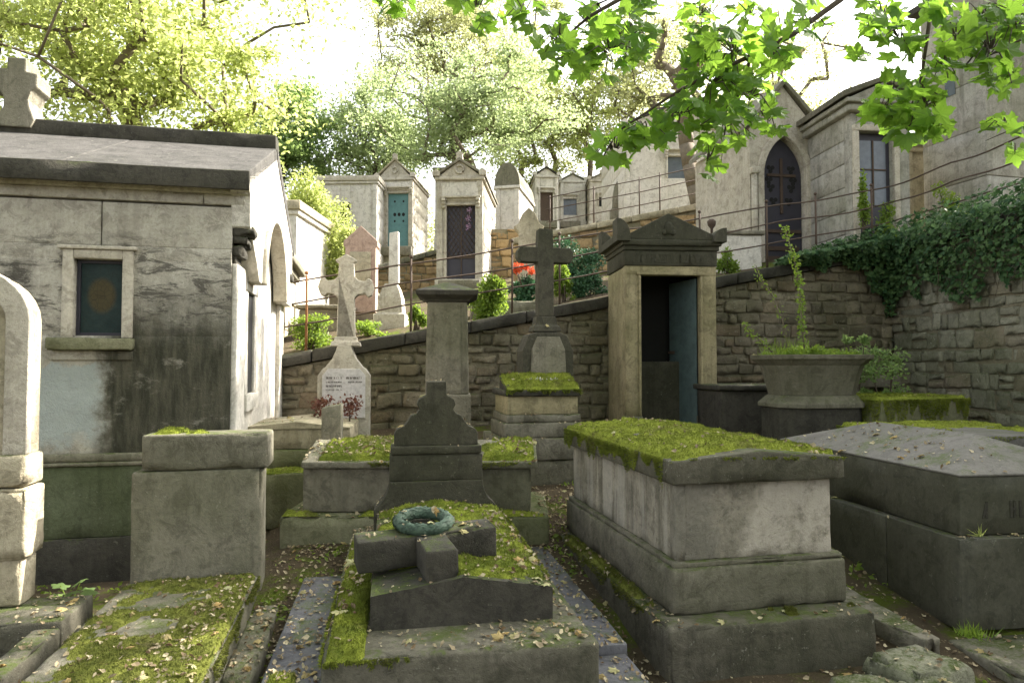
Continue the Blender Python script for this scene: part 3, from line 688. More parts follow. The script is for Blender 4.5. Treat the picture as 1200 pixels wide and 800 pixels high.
# ================================================================== GRANITE TOMB right
fr = Fr(1127, 3.95, 0.08, 8); t = fthing(fr, 'granite_tomb', 'dark granite tomb with a bare hipped grey lid at the right edge', 'tomb')
L = 2.1; Wd = 1.15; zb = fr.Z(632)
mb = MB(); mb.gbox(0, Wd, 0, .62, 0, zb, .1, .008, .002, .006); mb.gbox(0, Wd, .628, L, 0, zb, .1, .008, .002, .006); mb.build('body', M['granite'], t)
zt = fr.Z(561); hr = zt + .20
mb = MB(); a = .06; mb.gbox(a, Wd - a, a, L - a, zb + .004, zt, .1, .006, .002, .005); mb.build('lid_block', M['granite'], t)
mb = MB(); x0_, x1_, y0_, y1_ = a - .006, Wd - a + .006, a - .006, L - a + .006
mb.add([(x0_, y0_, zt), (x1_, y0_, zt), (x1_, y1_, zt), (x0_, y1_, zt), (x0_, y0_, zt + .012), (x1_, y0_, zt + .012), (x1_, y1_, zt + .012), (x0_, y1_, zt + .012), (Wd / 2, y0_ + .45, hr), (Wd / 2, y1_ - .55, hr)],
       [(0, 3, 2, 1), (0, 1, 5, 4), (1, 2, 6, 5), (2, 3, 7, 6), (3, 0, 4, 7), (4, 5, 8), (5, 6, 9, 8), (6, 7, 9), (7, 4, 8, 9)]); mb.build('hipped_lid', M['lid'], t, .006)
mb = MB(); glyphs(mb, .2, Wd - .1, zb + .10, .10, a, .003, 4); mb.build('carved_letters', M['dark'], t)
mb = MB(); mb.gbox(-.12, Wd + .3, -.75, -.01, -.3, -.02, .07, .02, .006, .03); mb.build('front_step', M['grey'], t)
# kerb + rubble between the tombs
fr = Fr(1112, 3.7, 0.0, 8); t = fthing(fr, 'kerb_stone', 'long narrow kerb stone lying beside the dark granite tomb', 'kerb stone')
mb = MB(); mb.gbox(-.2, -.02, .02, 1.7, -.1, .14, .06, .015, .006, .03, fn=lambda q: q + np.c_[np.where(q[:, 1] < .3, (.3 - q[:, 1]) * .25 * (q[:, 0] < -.1), 0), q[:, 1] * 0, q[:, 1] * .02]); mb.build('kerb', M['mid'], t)
for (px, py, Y, sx, sy, sz, rz, lab) in ((1075, 752, 3.45, .42, .34, .15, 25, 'broad flat broken stone with leaf litter below the long kerb stone'), (1015, 792, 3.2, .3, .22, .14, -10, 'rough rubble stone at the foot of the chest tomb corner'), (1062, 792, 3.2, .22, .2, .12, 40, 'small rubble stone right of the chest tomb foot, at the bottom edge of the photo'),
                               (1100, 785, 3.25, .26, .24, .12, 10, 'rubble stone wedged against the granite tomb front step'), (960, 800, 3.15, .34, .2, .1, 5, 'mossy rubble stone under the front of the chest tomb')):
    p = W(px, py, Y); t = thing('rubble_stone', lab, 'stone', (p.x, p.y, -.06), R(rz), 'loose stones between the two right tombs')
    mb = MB(); mb.gbox(-sx / 2, sx / 2, -sy / 2, sy / 2, 0, sz + .06, .035, .05, .02, .05); mb.build('stone', M['rubble2'], t)

# ================================================================== TOMBS behind the granite one
fr = Fr(1035, 6.6, .6, 20); t = fthing(fr, 'mossy_block_tomb', 'squat block tomb wholly green with moss before the right rubble wall', 'tomb')
xw = fr.U(1138); zt = fr.Z(469)
mb = MB(); mb.gbox(0, xw, 0, .9, 0.08, zt, .06, .03, .012, .03); mb.build('block', M['greenst'], t)
mb = MB(); mb.gbox(-.1, xw + .12, -.1, 1.0, -.2, .08, .1, .03, .01, .03); mb.build('base', M['greenst'], t)
moss_sheet(t, flat(zt), .01, xw - .01, .01, .89, cover=1.1, res=.025, tuft=9000, seed=31, tsize=.014, edges=[((0, 0, zt), (xw, 0, zt), (0, -1, 0), .3, 9000), ((0, 0, zt), (0, .9, zt), (-1, 0, 0), .3, 6000)])
moss_sheet(t, flat(.08), -.08, xw + .1, -.09, 0, cover=1., res=.02, tuft=1800, seed=33)
fr = Fr(1092, 5.0, .3, 8); t = fthing(fr, 'mossy_ledger_tomb', 'flat stone slab tomb edged with moss behind the granite tomb, cut by the right edge', 'tomb')
zt = fr.Z(513) 
mb = MB(); mb.gbox(0, 1.4, 0, 1.1, -.3, zt, .08, .02, .006, .02); mb.build('slab', M['lid'], t)
moss_sheet(t, flat(zt), .01, 1.38, .01, 1.08, cover=.45, res=.02, tuft=7000, seed=34, bias=lambda x, y: np.where(x < .35, .5, -.1) + np.where(y > .8, .4, 0), edges=[((0, 0, zt), (0, 1.1, zt), (-1, 0, 0), .14, 3500), ((0, 0, zt), (1.4, 0, zt), (0, -1, 0), .05, 1500)])
fr = Fr(1006, 8.1, .75, 12); t = fthing(fr, 'stone_bench', 'small plain stone bench slab behind the planter at the foot of the wall', 'bench')
mb = MB(); zt = fr.Z(441); xw = fr.U(1058); mb.gbox(0, xw, 0, .4, zt - .13, zt, .1, .015, .004, .01); mb.build('seat', M['grey'], t)
for x in (.03, xw - .15): mb = MB(); mb.gbox(x, x + .12, .03, .37, -.1, zt - .13, .1, .01, .004, .01); mb.build('leg', M['grey'], t)
# low dark tomb behind planter left (845-890)
fr = Fr(846, 7.9, .72, 12); t = fthing(fr, 'dark_low_tomb', 'low blackened tomb in shade between the open kiosk tomb and the planter', 'tomb')
mb = MB(); mb.gbox(0, 1.1, 0, .6, -.1, fr.Z(458), .1, .02, .006, .02); mb.build('block', M['dark'], t)
mb = MB(); mb.gbox(-.04, 1.14, -.04, .64, fr.Z(458) + .002, fr.Z(458) + .07, .1, .02, .006, .02); mb.build('slab', M['dark'], t)

# ================================================================== PLANTER
fr = Fr(952, 7.0, .72, 9); t = fthing(fr, 'stone_planter', 'wide octagonal stone planter on a stepped base, overgrown with weeds', 'planter')
def octo(hx, hy, c, z): return [(-hx + c, -hy, z), (hx - c, -hy, z), (hx, -hy + c, z), (hx, hy - c, z), (hx - c, hy, z), (-hx + c, hy, z), (-hx, hy - c, z), (-hx, -hy + c, z)]
zr = fr.Z(416); zb_ = fr.Z(462)
mb = MB(); s1 = [(.40, .30, .16, zb_), (.405, .305, .165, zb_ + .03), (.455, .35, .18, zr - .16), (.475, .365, .19, zr - .10), (.485, .375, .19, zr - .095), (.53, .41, .2, zr - .05), (.545, .425, .2, zr - .045), (.55, .43, .2, zr), (.50, .38, .18, zr), (.49, .37, .18, zr - .06)]
mb.loft([octo(*q) for q in s1]); mb.build('tub', M['grey'], t, .006)
mb = MB(); mb.loft([octo(.49, .37, .18, zb_ - .12), octo(.49, .37, .18, zb_ - .08), octo(.41, .31, .17, zb_)]); mb.build('foot_slab', M['grey'], t, .008)
mb = MB(); mb.loft([octo(.46, .34, .17, -.15), octo(.46, .34, .17, zb_ - .12)]); mb.build('pedestal', M['dark'], t, .01)
mb = MB(); mb.gbox(-.2, .2, -.40, -.342, .02, .2, .1, .01, .004, .01); mb.build('plaque', M['granite'], t)
mb = MB(); mb.loft([octo(.488, .368, .18, zr - .07), octo(.488, .368, .18, zr - .03)]); mb.build('soil', M['grime'], t)
PL = fr.P + Vector((0, 0, zr - .03)); PLf = fr

# ================================================================== KIOSK TOMB
KY = 5
fr = Fr(734, 8.35, .70, KY); t = fthing(fr, 'kiosk_tomb', 'narrow sentry-box mausoleum with dark pediment and open doorway set into the retaining wall', 'mausoleum')
xw = fr.U(841); dep = .95
dl, dr = fr.U(752), fr.U(822); dt = fr.Z(322)
Zk = lambda py: fr.Z(py)
mb = MB(); mb.gbox(0, .06, .06, dep, 0, Zk(312), .12, .008, .003, .006); mb.gbox(xw - .06, xw, .06, dep, 0, Zk(312), .12, .008, .003, .006); mb.gbox(.06, xw - .06, dep - .08, dep, 0, Zk(312), .2, .008, .003, .006); mb.build('wall', M['kiosk'], t)
for a, b in ((0, dl), (dr, xw)):
    mb = MB(); mb.gbox(a, b, 0, .1, .28, dt + .02, .1, .008, .002, .006); i_ = b if a == 0 else a; s_ = -1 if a == 0 else 1
    mb.gbox(min(i_, i_ + s_ * .03), max(i_, i_ + s_ * .03), -.02, .002, .28, dt, .1, .006, .001, .003); mb.build('door_jamb', M['kiosk'], t)
    mb = MB(); mb.gbox(a - .02, b + .015, -.025, .12, -.1, .28, .1, .012, .003, .01); mb.build('jamb_base', M['grey'], t)
mb = MB(); mb.gbox(0, xw, -.005, .12, dt, Zk(311), .1, .008, .002, .005); mb.gbox(dl - .05, dr + .05, -.03, -.006, dt + .0, dt + .035, .1, .006, .002, .003); mb.build('lintel', M['kiosk'], t)
mb = MB(); mb.gbox(-.01, xw + .01, -.02, dep, Zk(311), Zk(293), .12, .008, .003, .006); mb.build('frieze', M['dark2'], t)
mb = MB(); glyphs(mb, .12, xw - .12, Zk(307), .10, -.02, .004, 9); mb.build('worn_letters', M['mid'] if 0 else M['dark2'], t)
mb = MB(); mb.gbox(-.03, xw + .03, -.04, dep, Zk(293), Zk(288), .12, .006, .002, .004); mb.gbox(-.055, xw + .055, -.07, dep, Zk(288), Zk(281), .12, .012, .003, .008); mb.build('cornice', M['dark2'], t)
ax = fr.U(784); pz = Zk(281); pa = Zk(250)
mb = MB(); mb.prism([(-.04, pz), (-.04, pz + .03), (ax, pa), (xw + .04, pz + .03), (xw + .04, pz)], -.06, dep); mb.build('pediment', M['dark2'], t, .012)
mb = MB(); mb.ball((ax, -.065, pz + .14), .07, 2, (.8, .35, 1.2)); mb.ball((ax - .05, -.062, pz + .09), .045, 1, (1, .35, 1)); mb.ball((ax + .05, -.062, pz + .09), .045, 1, (1, .35, 1)); mb.build('carved_emblem', M['dark2'], t)
for s in (0, 1):
    mb = MB(); x_ = -.13 if s == 0 else xw + .10; sg = 1 if s == 0 else -1; kk_ = 1 if s == 0 else .6
    q = [(x_, pz - .03), (x_, pz + .25 * kk_)] + [(x_ + sg * .17 * math.sin(a), pz + .02 * kk_ + .23 * kk_ * math.cos(a)) for a in [math.pi / 2 * i / 6 for i in range(1, 7)]] + [(x_ + sg * .17, pz - .03)]
    mb.prism(q, -.12, .12); mb.prism(q, dep - .2, dep); mb.prism([(x_, pz - .03), (x_, pz + .06), (x_ + sg * .1, pz + .08), (x_ + sg * .1, pz - .03)], .12, dep - .2)
    mb.build('corner_acroterion', M['dark2'], t, .008)
d = MB(); d.box(0, .012, 0, .62, 0, dt - .12); d.box(.012, .026, .04, .58, .1, .7); d.box(.012, .026, .04, .58, .8, dt - .2)
do = d.build('door', M['tealgrey'], t, .003); do.location = (dr - .01, .12, .1); do.rotation_euler = (0, 0, R(14))
d = MB(); d.box(-.05, .0, .50, .54, .95, .99); d.box(-.06, -.045, .42, .56, .955, .985); d.build('handle', M['iron'], do, .003)
d = MB(); d.box(.061, .07, .13, dep - .09, .1, Zk(313)); d.box(xw - .07, xw - .061, .13, dep - .09, .1, Zk(313)); d.box(.07, xw - .07, dep - .10, dep - .085, .1, Zk(313)); d.box(.07, xw - .07, .13, dep - .1, Zk(315), Zk(313)); d.build('painted_shade_lining', M['black'], t)  # near-black inner sheets: the shade inside the doorway is put into their colour
d = MB(); d.gbox(.1, xw - .1, .5, dep - .1, 0, .95, .1, .01, .003, .01); d.build('altar', M['dark2'], t)
d = MB(); d.box(.06, xw - .06, .1, dep - .05, -.1, .1); d.build('threshold', M['grey'], t)

# ================================================================== DARK CROSS TOMB
fr = Fr(586, 6.45, .38); t = fthing(fr, 'cross_tomb', 'dark stone cross on a moss-capped stepped pedestal in front of the rubble wall', 'tomb')
S = 6.5 / 800
def col(a): return fr.U(a)
mb = MB(); mb.gbox(col(590), col(700), .02, 1.0, fr.Z(565) - .1, fr.Z(541), .08, .014, .004, .012); mb.gbox(col(585), col(695), 0.0, .9, fr.Z(541), fr.Z(515), .08, .014, .004, .012); mb.build('step', M['grey'], t)
mb = MB(); mb.gbox(col(592), col(688), .05, .78, fr.Z(515), fr.Z(497), .08, .02, .004, .012); mb.gbox(col(595), col(684), .07, .76, fr.Z(497), fr.Z(487), .08, .014, .004, .012); mb.build('moulded_base', M['grey'], t)
mb = MB(); mb.gbox(col(597), col(681), .09, .72, fr.Z(487), fr.Z(465), .08, .008, .004, .012); mb.build('die', M['kiosk'], t)
cz0 = fr.Z(465); cz1 = fr.Z(457)
mb = MB(); x0_, x1_ = col(594), col(684); mb.gbox(x0_, x1_, .05, .76, cz0, cz1, .08, .012, .004, .012)
mb.build('cap', M['dark'], t)
cxk = fr.U(641, .5)
def ck(x, y): return cz1 + .13 * np.clip((y - .05) / .35, 0, 1)
mb = MB(); mb.prism([(.06, cz1 - .003), (.06, cz1 + .005), (.40, cz1 + .13), (.42, cz1 - .003)], x0_ + .01, x1_ - .01, 'x'); mb.build('sloped_top', M['dark'], t)
moss_sheet(t, ck, x0_ + .01, x1_ - .01, .055, .41, cover=1., res=.018, tuft=9000, seed=41, h=.03, tsize=.014, edges=[((x0_, .05, cz1), (x1_, .05, cz1), (0, -1, 0), .05, 1800)])
ty = .44; zb1 = fr.Z(437, cxk, ty); zt1 = fr.Z(388, cxk, ty)
blk = [(-.27, 0), (.27, 0), (.27, .28), (.2, .4), (.12, .42), (-.12, .42), (-.2, .4), (-.27, .28)]
mb = MB(); mb.prism([(cxk + a, cz1 - .01 + b * (zt1 - cz1) / .42) for a, b in blk], ty, ty + .3); mb.build('cross_base', M['dark2'], t, .012)
pb = [(-.19, .06), (.19, .06), (.175, .26), (.12, .36), (-.12, .36), (-.175, .26)]
mb = MB(); mb.prism([(cxk + a, cz1 + .06 + b * (zt1 - cz1) / .45) for a, b in pb], ty - .015, ty + .01); mb.build('inscription_plate', M['mid'], t, .006)
zt2 = fr.Z(370, cxk, ty); q = .15
mb = MB(); cy = ty + .15; mb.rect_loft([(.15, .12, zt1), (.14, .11, zt1 + .05), (.115, .09, zt1 + .07), (.10, .085, zt2)], cxk, cy); mb.build('cross_foot', M['dark2'], t, .008)
zA0, zA1, zT = fr.Z(306, cxk, ty), fr.Z(288, cxk, ty), fr.Z(266, cxk, ty); hw = .085; al = .30
cr = [(-.085, zt2), (.085, zt2), (hw, zt2 + .1), (hw, zA0), (al - .03, zA0), (al, (zA0 + zA1) / 2 - .03), (al, (zA0 + zA1) / 2 + .03), (al - .03, zA1), (hw, zA1), (hw - .01, zT), (-hw + .01, zT), (-hw, zA1), (-al + .03, zA1), (-al, (zA0 + zA1) / 2 + .03), (-al, (zA0 + zA1) / 2 - .03), (-al + .03, zA0), (-hw, zA0), (-hw, zt2 + .1)]
mb = MB(); mb.prism([(cxk + a, b) for a, b in cr], cy - .07, cy + .07); mb.build('cross', M['dark2'], t, .012)

# ================================================================== SQUARE COLUMN
fr = Fr(498, 7.6, .7, 4); t = fthing(fr, 'stone_pillar', 'tall tapering grey pillar monument with a dark pyramid cap', 'pillar')
wd = fr.U(549) ; cx = wd / 2; cy = .26
z0, z1, z2 = fr.Z(462), fr.Z(353), fr.Z(330)
def rl(L, mat, nm, bev=.008):
    m_ = MB(); m_.rect_loft(L, cx, cy); return m_.build(nm, M[mat], t, bev)
rl([(.245, .24, z0), (.225, .22, z1)], 'mid', 'shaft', .02)
m_ = MB(); m_.add([(cx - .16, cy - .247, z0 + .04), (cx + .16, cy - .247, z0 + .04), (cx + .145, cy - .232, z1 - .04), (cx - .145, cy - .232, z1 - .04), (cx - .16, cy - .2, z0 + .04), (cx + .16, cy - .2, z0 + .04), (cx + .145, cy - .2, z1 - .04), (cx - .145, cy - .2, z1 - .04)], [(0, 1, 2, 3), (4, 7, 6, 5), (0, 4, 5, 1), (1, 5, 6, 2), (2, 6, 7, 3), (3, 7, 4, 0)]); m_.build('front_panel', M['mid'], t)
rl([(.24, .23, z1), (.26, .25, z1 + .03), (.34, .33, z1 + .07), (.35, .34, z1 + .12), (.33, .32, z1 + .13), (.03, .03, z2 + .02)], 'dark', 'cap')
rl([(.30, .29, -.1), (.30, .29, .12), (.27, .265, .17), (.265, .26, z0 - .02), (.255, .25, z0)], 'mid', 'pedestal')

# ================================================================== LOW BROAD TOMB behind headstone
fr = Fr(354, 5.3, .28, 0); t = fthing(fr, 'low_tomb', 'low broken tomb with mossy gabled lid half hidden behind the scrolled headstone', 'tomb')
xw = fr.U(622); zt = fr.Z(548); zb_ = fr.Z(600)
mb = MB(); mb.gbox(0, xw, 0, .75, zb_, zt, .06, .012, .005, .02); mb.build('body', M['mid'], t)
mb = MB(); mb.gbox(-.14, xw + .14, -.12, .85, -.3, zb_, .07, .025, .01, .03); mb.build('base', M['greenst'], t)
xc = xw * .5; lt = .13
def lz(x, y): return zt + .05 + lt * np.clip(1 - np.abs(y - .36) / .42, 0, 1)
mb = MB(); mb.prism([(-.05, zt + .002), (-.05, zt + .05), (.36, zt + .05 + lt), (.8, zt + .05), (.8, zt + .002)], .0, xw + .05, 'x'); mb.build('lid', M['mid'], t, .014)
moss_sheet(t, lz, 0.12, xw + .03, -.03, .76, cover=.85, res=.02, tuft=16000, seed=51, h=.03, tsize=.013, edges=[((.5, -.05, zt + .05), (xw, -.05, zt + .05), (0, -1, 0), .06, 2500)])
moss_sheet(t, flat(zb_), -.12, xw + .1, -.11, -.01, cover=.7, res=.02, tuft=2500, seed=52)
# small post on it
fr = Fr(376, 5.95, .45, 8); t = fthing(fr, 'stub_post', 'short square stone stub with slanted top left of the scrolled headstone', 'stone post')
mb = MB(); zt = fr.Z(476); mb.gbox(0, fr.U(399), 0, .17, 0, zt, .05, .012, .005, .02, fn=lambda q: q + np.c_[q[:, 0] * 0, q[:, 0] * 0, np.where(q[:, 2] > zt * .7, (q[:, 0] - .08) * .2, 0)]); mb.build('post', M['mid'], t)
mb = MB(); mb.gbox(-.03, fr.U(399) + .03, -.03, .2, 0, fr.Z(515), .05, .012, .005, .02); mb.build('foot', M['mid'], t)

# ================================================================== WHITE CROSS TOMB
fr = Fr(371, 7.25, .62, 10); t = fthing(fr, 'white_cross_tomb', 'pale stone cross on a shouldered pedestal with a white marble plaque', 'tomb')
xw = fr.U(433); cx = xw / 2 + .01
Zc = lambda py: fr.Z(py)
sh = [(0, -.1), (xw, -.1), (xw, Zc(440)), (xw - .05, Zc(432)), (xw - .08, Zc(430)), (xw - .15, Zc(420)), (xw - .19, Zc(410)), (xw - .2, Zc(405)), (.2, Zc(405)), (.19, Zc(410)), (.15, Zc(420)), (.08, Zc(430)), (.05, Zc(432)), (0, Zc(440))]
mb = MB(); mb.prism(sh, 0, .32); mb.build('pedestal', M['pale'], t, .012)
mb = MB(); q = [(.05, Zc(490)), (xw - .05, Zc(490)), (xw - .05, Zc(440)), (xw - .11, Zc(432)), (.11, Zc(432)), (.05, Zc(440))]; mb.prism(q, -.018, .01); pq = mb.build('plaque', M['marble'], t, .004)
for r_, (a, b) in enumerate(((444, 1), (448.5, 0), (453.5, 1), (457.5, 0))):
    mb = MB(); h_ = .022 if b else .014; glyphs(mb, .09, .26, Zc(a), h_, -.018, .0012, 20 + r_)
    if r_ < 2: glyphs(mb, .30, xw - .08, Zc(a), h_, -.018, .0012, 30 + r_)
    mb.build('text_line', M['iron'], pq)
zc0, zs0 = Zc(405), Zc(350)
mb = MB(); mb.rect_loft([(.16, .14, zc0), (.15, .13, zc0 + .04), (.12, .11, zc0 + .06), (.115, .105, zc0 + .1)], cx, .16)
mb.build('cross_foot', M['pale'], t, .008)
hw = .088; za0, za1, zt = Zc(343), Zc(326), Zc(297); al = .29
cr = [(-hw - .01, zc0 + .1), (hw + .01, zc0 + .1), (hw, za0 - .04), (hw + .04, za0), (al - .09, za0 + .01), (al - .06, za0 - .025), (al - .02, za0 - .01), (al + .01, (za0 + za1) / 2), (al - .02, za1 + .01), (al - .06, za1 + .025), (al - .09, za1 - .01), (hw + .04, za1), (hw, za1 + .04), (hw - .01, zt - .08), (hw + .03, zt - .05), (.05, zt - .01), (0, zt + .02)]
cr = cr + [(-a, b) for a, b in cr[::-1][1:]]
mb = MB(); mb.prism([(cx + a, b) for a, b in cr], .09, .24); mb.build('cross', M['pale'], t, .012)
fr = Fr(308, 6.3, .45, 8); t = fthing(fr, 'pale_slab_tomb', 'pale roofed slab tomb lying in front of the white marble plaque', 'tomb')
xw = fr.U(410) ; zt = fr.Z(503)
mb = MB(); mb.gbox(-.3, xw, .0, 1.0, fr.Z(527), zt, .08, .01, .005, .015); mb.prism([(-.3, zt + .001), (-.3, zt + .01), (xw / 2 - .1, zt + .07), (xw, zt + .01), (xw, zt + .001)], -.02, 1.02); mb.build('lid', M['cream'], t, .008)
mb = MB(); mb.gbox(-.4, xw + .08, -.06, 1.1, fr.Z(550), fr.Z(527), .08, .014, .006, .02); mb.gbox(-.5, xw + .16, -.25, 1.2, -.3, fr.Z(550), .1, .02, .008, .02); mb.build('base', M['greenst'], t)
moss_sheet(t, flat(fr.Z(550)), -.4, xw + .1, -.24, -.07, cover=.8, res=.02, tuft=3000, seed=61)

# ================================================================== RETAINING WALLS
def rubble_wall(A, B, zb, zt, mat, name, label, cwid=(.12, .42), ch=(.09, .22), seed=1, coping='dark', cop_h=.16, face_amp=.012, cat='wall', cop=True, thick=.35):
    A = Vector((A[0], A[1], 0)); B = Vector((B[0], B[1], 0)); d = B - A; L = d.length; rz = math.atan2(d.y, d.x)
    t = thing(name, label, cat, (A.x, A.y, 0), rz); rs = random.Random(seed); mb = MB()
    zmin = min(zb(0), zb(L)) - .1; zmax = max(zt(0), zt(L)); z = zmin
    while z < zmax:
        h = rs.uniform(*ch); x = -rs.uniform(0, .2)
        while x < L:
            w = rs.uniform(*cwid); x1 = min(x + w, L); xm = (x + x1) / 2
            a = z + rs.uniform(-.01, .01); b = min(z + h + rs.uniform(-.03, .01), zt(xm) - .005)
            if rs.random() < .18 and h > .17: b2_ = [(a, (a + b) / 2 - .01), ((a + b) / 2 + .01, b)]
            else: b2_ = [(a, b)]
            for (p, q) in b2_:
                if q - p > .04 and x1 - x > .05 and q > zb(xm) - .15:
                    o = rs.uniform(-.03, .012); sk = rs.uniform(-.12, .12); sk2 = rs.uniform(-.12, .12)
                    def fn(Q, x=x, x1=x1, p=p, q=q, sk=sk, sk2=sk2):
                        Q = Q.copy(); Q[:, 2] += (Q[:, 0] - (x + x1) / 2) * sk * .5; Q[:, 0] += (Q[:, 2] - (p + q) / 2) * sk2; return Q
                    mb.gbox(max(x, 0) + .008, x1 - .008, o, .2, p + .006, q - .006, .05, .013, face_amp, .05, fn=fn)
            x = x1
        z += h
    mb.build('stonework', M[mat], t)
    n_ = int(L / .25) + 1; mb = MB()
    vs = []; fs = []
    for i in range(n_ + 1):
        x = L * i / n_
        vs += [(x, .014, zb(x) - .4), (x, .014, zt(x) - .01), (x, thick, zt(x) - .01), (x, thick, zb(x) - .4)]
    for i in range(n_):
        for k in range(4): fs.append((i * 4 + k, (i + 1) * 4 + k, (i + 1) * 4 + (k + 1) % 4, i * 4 + (k + 1) % 4))
    fs += [(0, 1, 2, 3), tuple(n_ * 4 + k for k in (3, 2, 1, 0))]
    mb.add(vs, fs); mb.build('mortar', M['mortar'], t)
    if cop:
        mb = MB(); x = 0
        while x < L - .05:
            x1 = min(x + rs.uniform(.7, 1.2), L)
            def fn(Q, x=x): Q = Q.copy(); Q[:, 2] += np.array([zt(v) for v in Q[:, 0]]); return Q
            mb.gbox(x + .003, x1 - .003, -.07, thick + .05, 0, cop_h, .12, .018, .006, .02, fn=fn); x = x1
        mb.build('coping', M[coping], t)
    return t
LAB = math.hypot(WB[0] - WA[0], WB[1] - WA[1]); cosw = (WB[0] - WA[0]) / LAB
lowz = lambda s: float(lower(np.array(WA[0] + s * cosw), np.array(WA[1] + s * .21)))
topz = lambda s: wall_top(WA[0] + s * cosw) - .15
rubble_wall(WA, WB, lambda s: .6, topz, 'rubble', 'retaining_wall', 'long rubble stone retaining wall with sloping coping rising to the right', seed=4)
rubble_wall(WB, WD, lambda s: .7, lambda s: 3.27 + .0 * s, 'rubble2', 'rough_wall', 'high rough stone wall at the right, ivy spilling over its top', cwid=(.14, .5), ch=(.12, .26), seed=6, coping='dark', face_amp=.016)
# ================================================================== RAILING along the retaining wall
t = thing('iron_railing', 'rusty three-rod iron railing standing on the sloping retaining wall', 'railing', (0, 0, 0))
def wl(x): return Vector((x, wall_y(x) + .12, wall_top(x) + .0))
path = [wl(-4.3), wl(-1.5), wl(1.5), wl(4), wl(5.7), Vector((5.98, 9.2, 3.43)), Vector((6.15, 8, 3.43)), Vector((6.5, 3, 3.43))]
for k, hgt in enumerate((.38, .66, .92)):
    mb = MB(); pts = []
    for i in range(len(path) - 1):
        for j in range(6):
            q = path[i].lerp(path[i + 1], j / 6); pts.append(q + Vector((0, 0, hgt + .012 * math.sin(i * 6 + j + k * 2) - .02 * math.sin(math.pi * j / 6))))
    pts.append(path[-1] + Vector((0, 0, hgt))); mb.tube(pts, .011, 6); mb.build('rail', M['iron'], t)
for i, x in enumerate([-4.0, -2.6, -1.32, .0, .65, 2.7, 3.75, 4.55, 5.5]):
    q = wl(x); mb = MB(); mb.tube([q + Vector((0, 0, -.03)), q + Vector((.004, 0, .5)), q + Vector((0, 0, .97))], [.017, .015, .015], 6); mb.ball(q + Vector((0, 0, 1.0)), .028, 1); mb.build('post', M['rust'] if i == 1 else M['iron'], t)
for q in (Vector((6.15, 8, 3.43)), Vector((6.25, 6.5, 3.43))): mb = MB(); mb.tube([q, q + Vector((0, 0, .97))], .015, 6); mb.build('post', M['iron'], t)

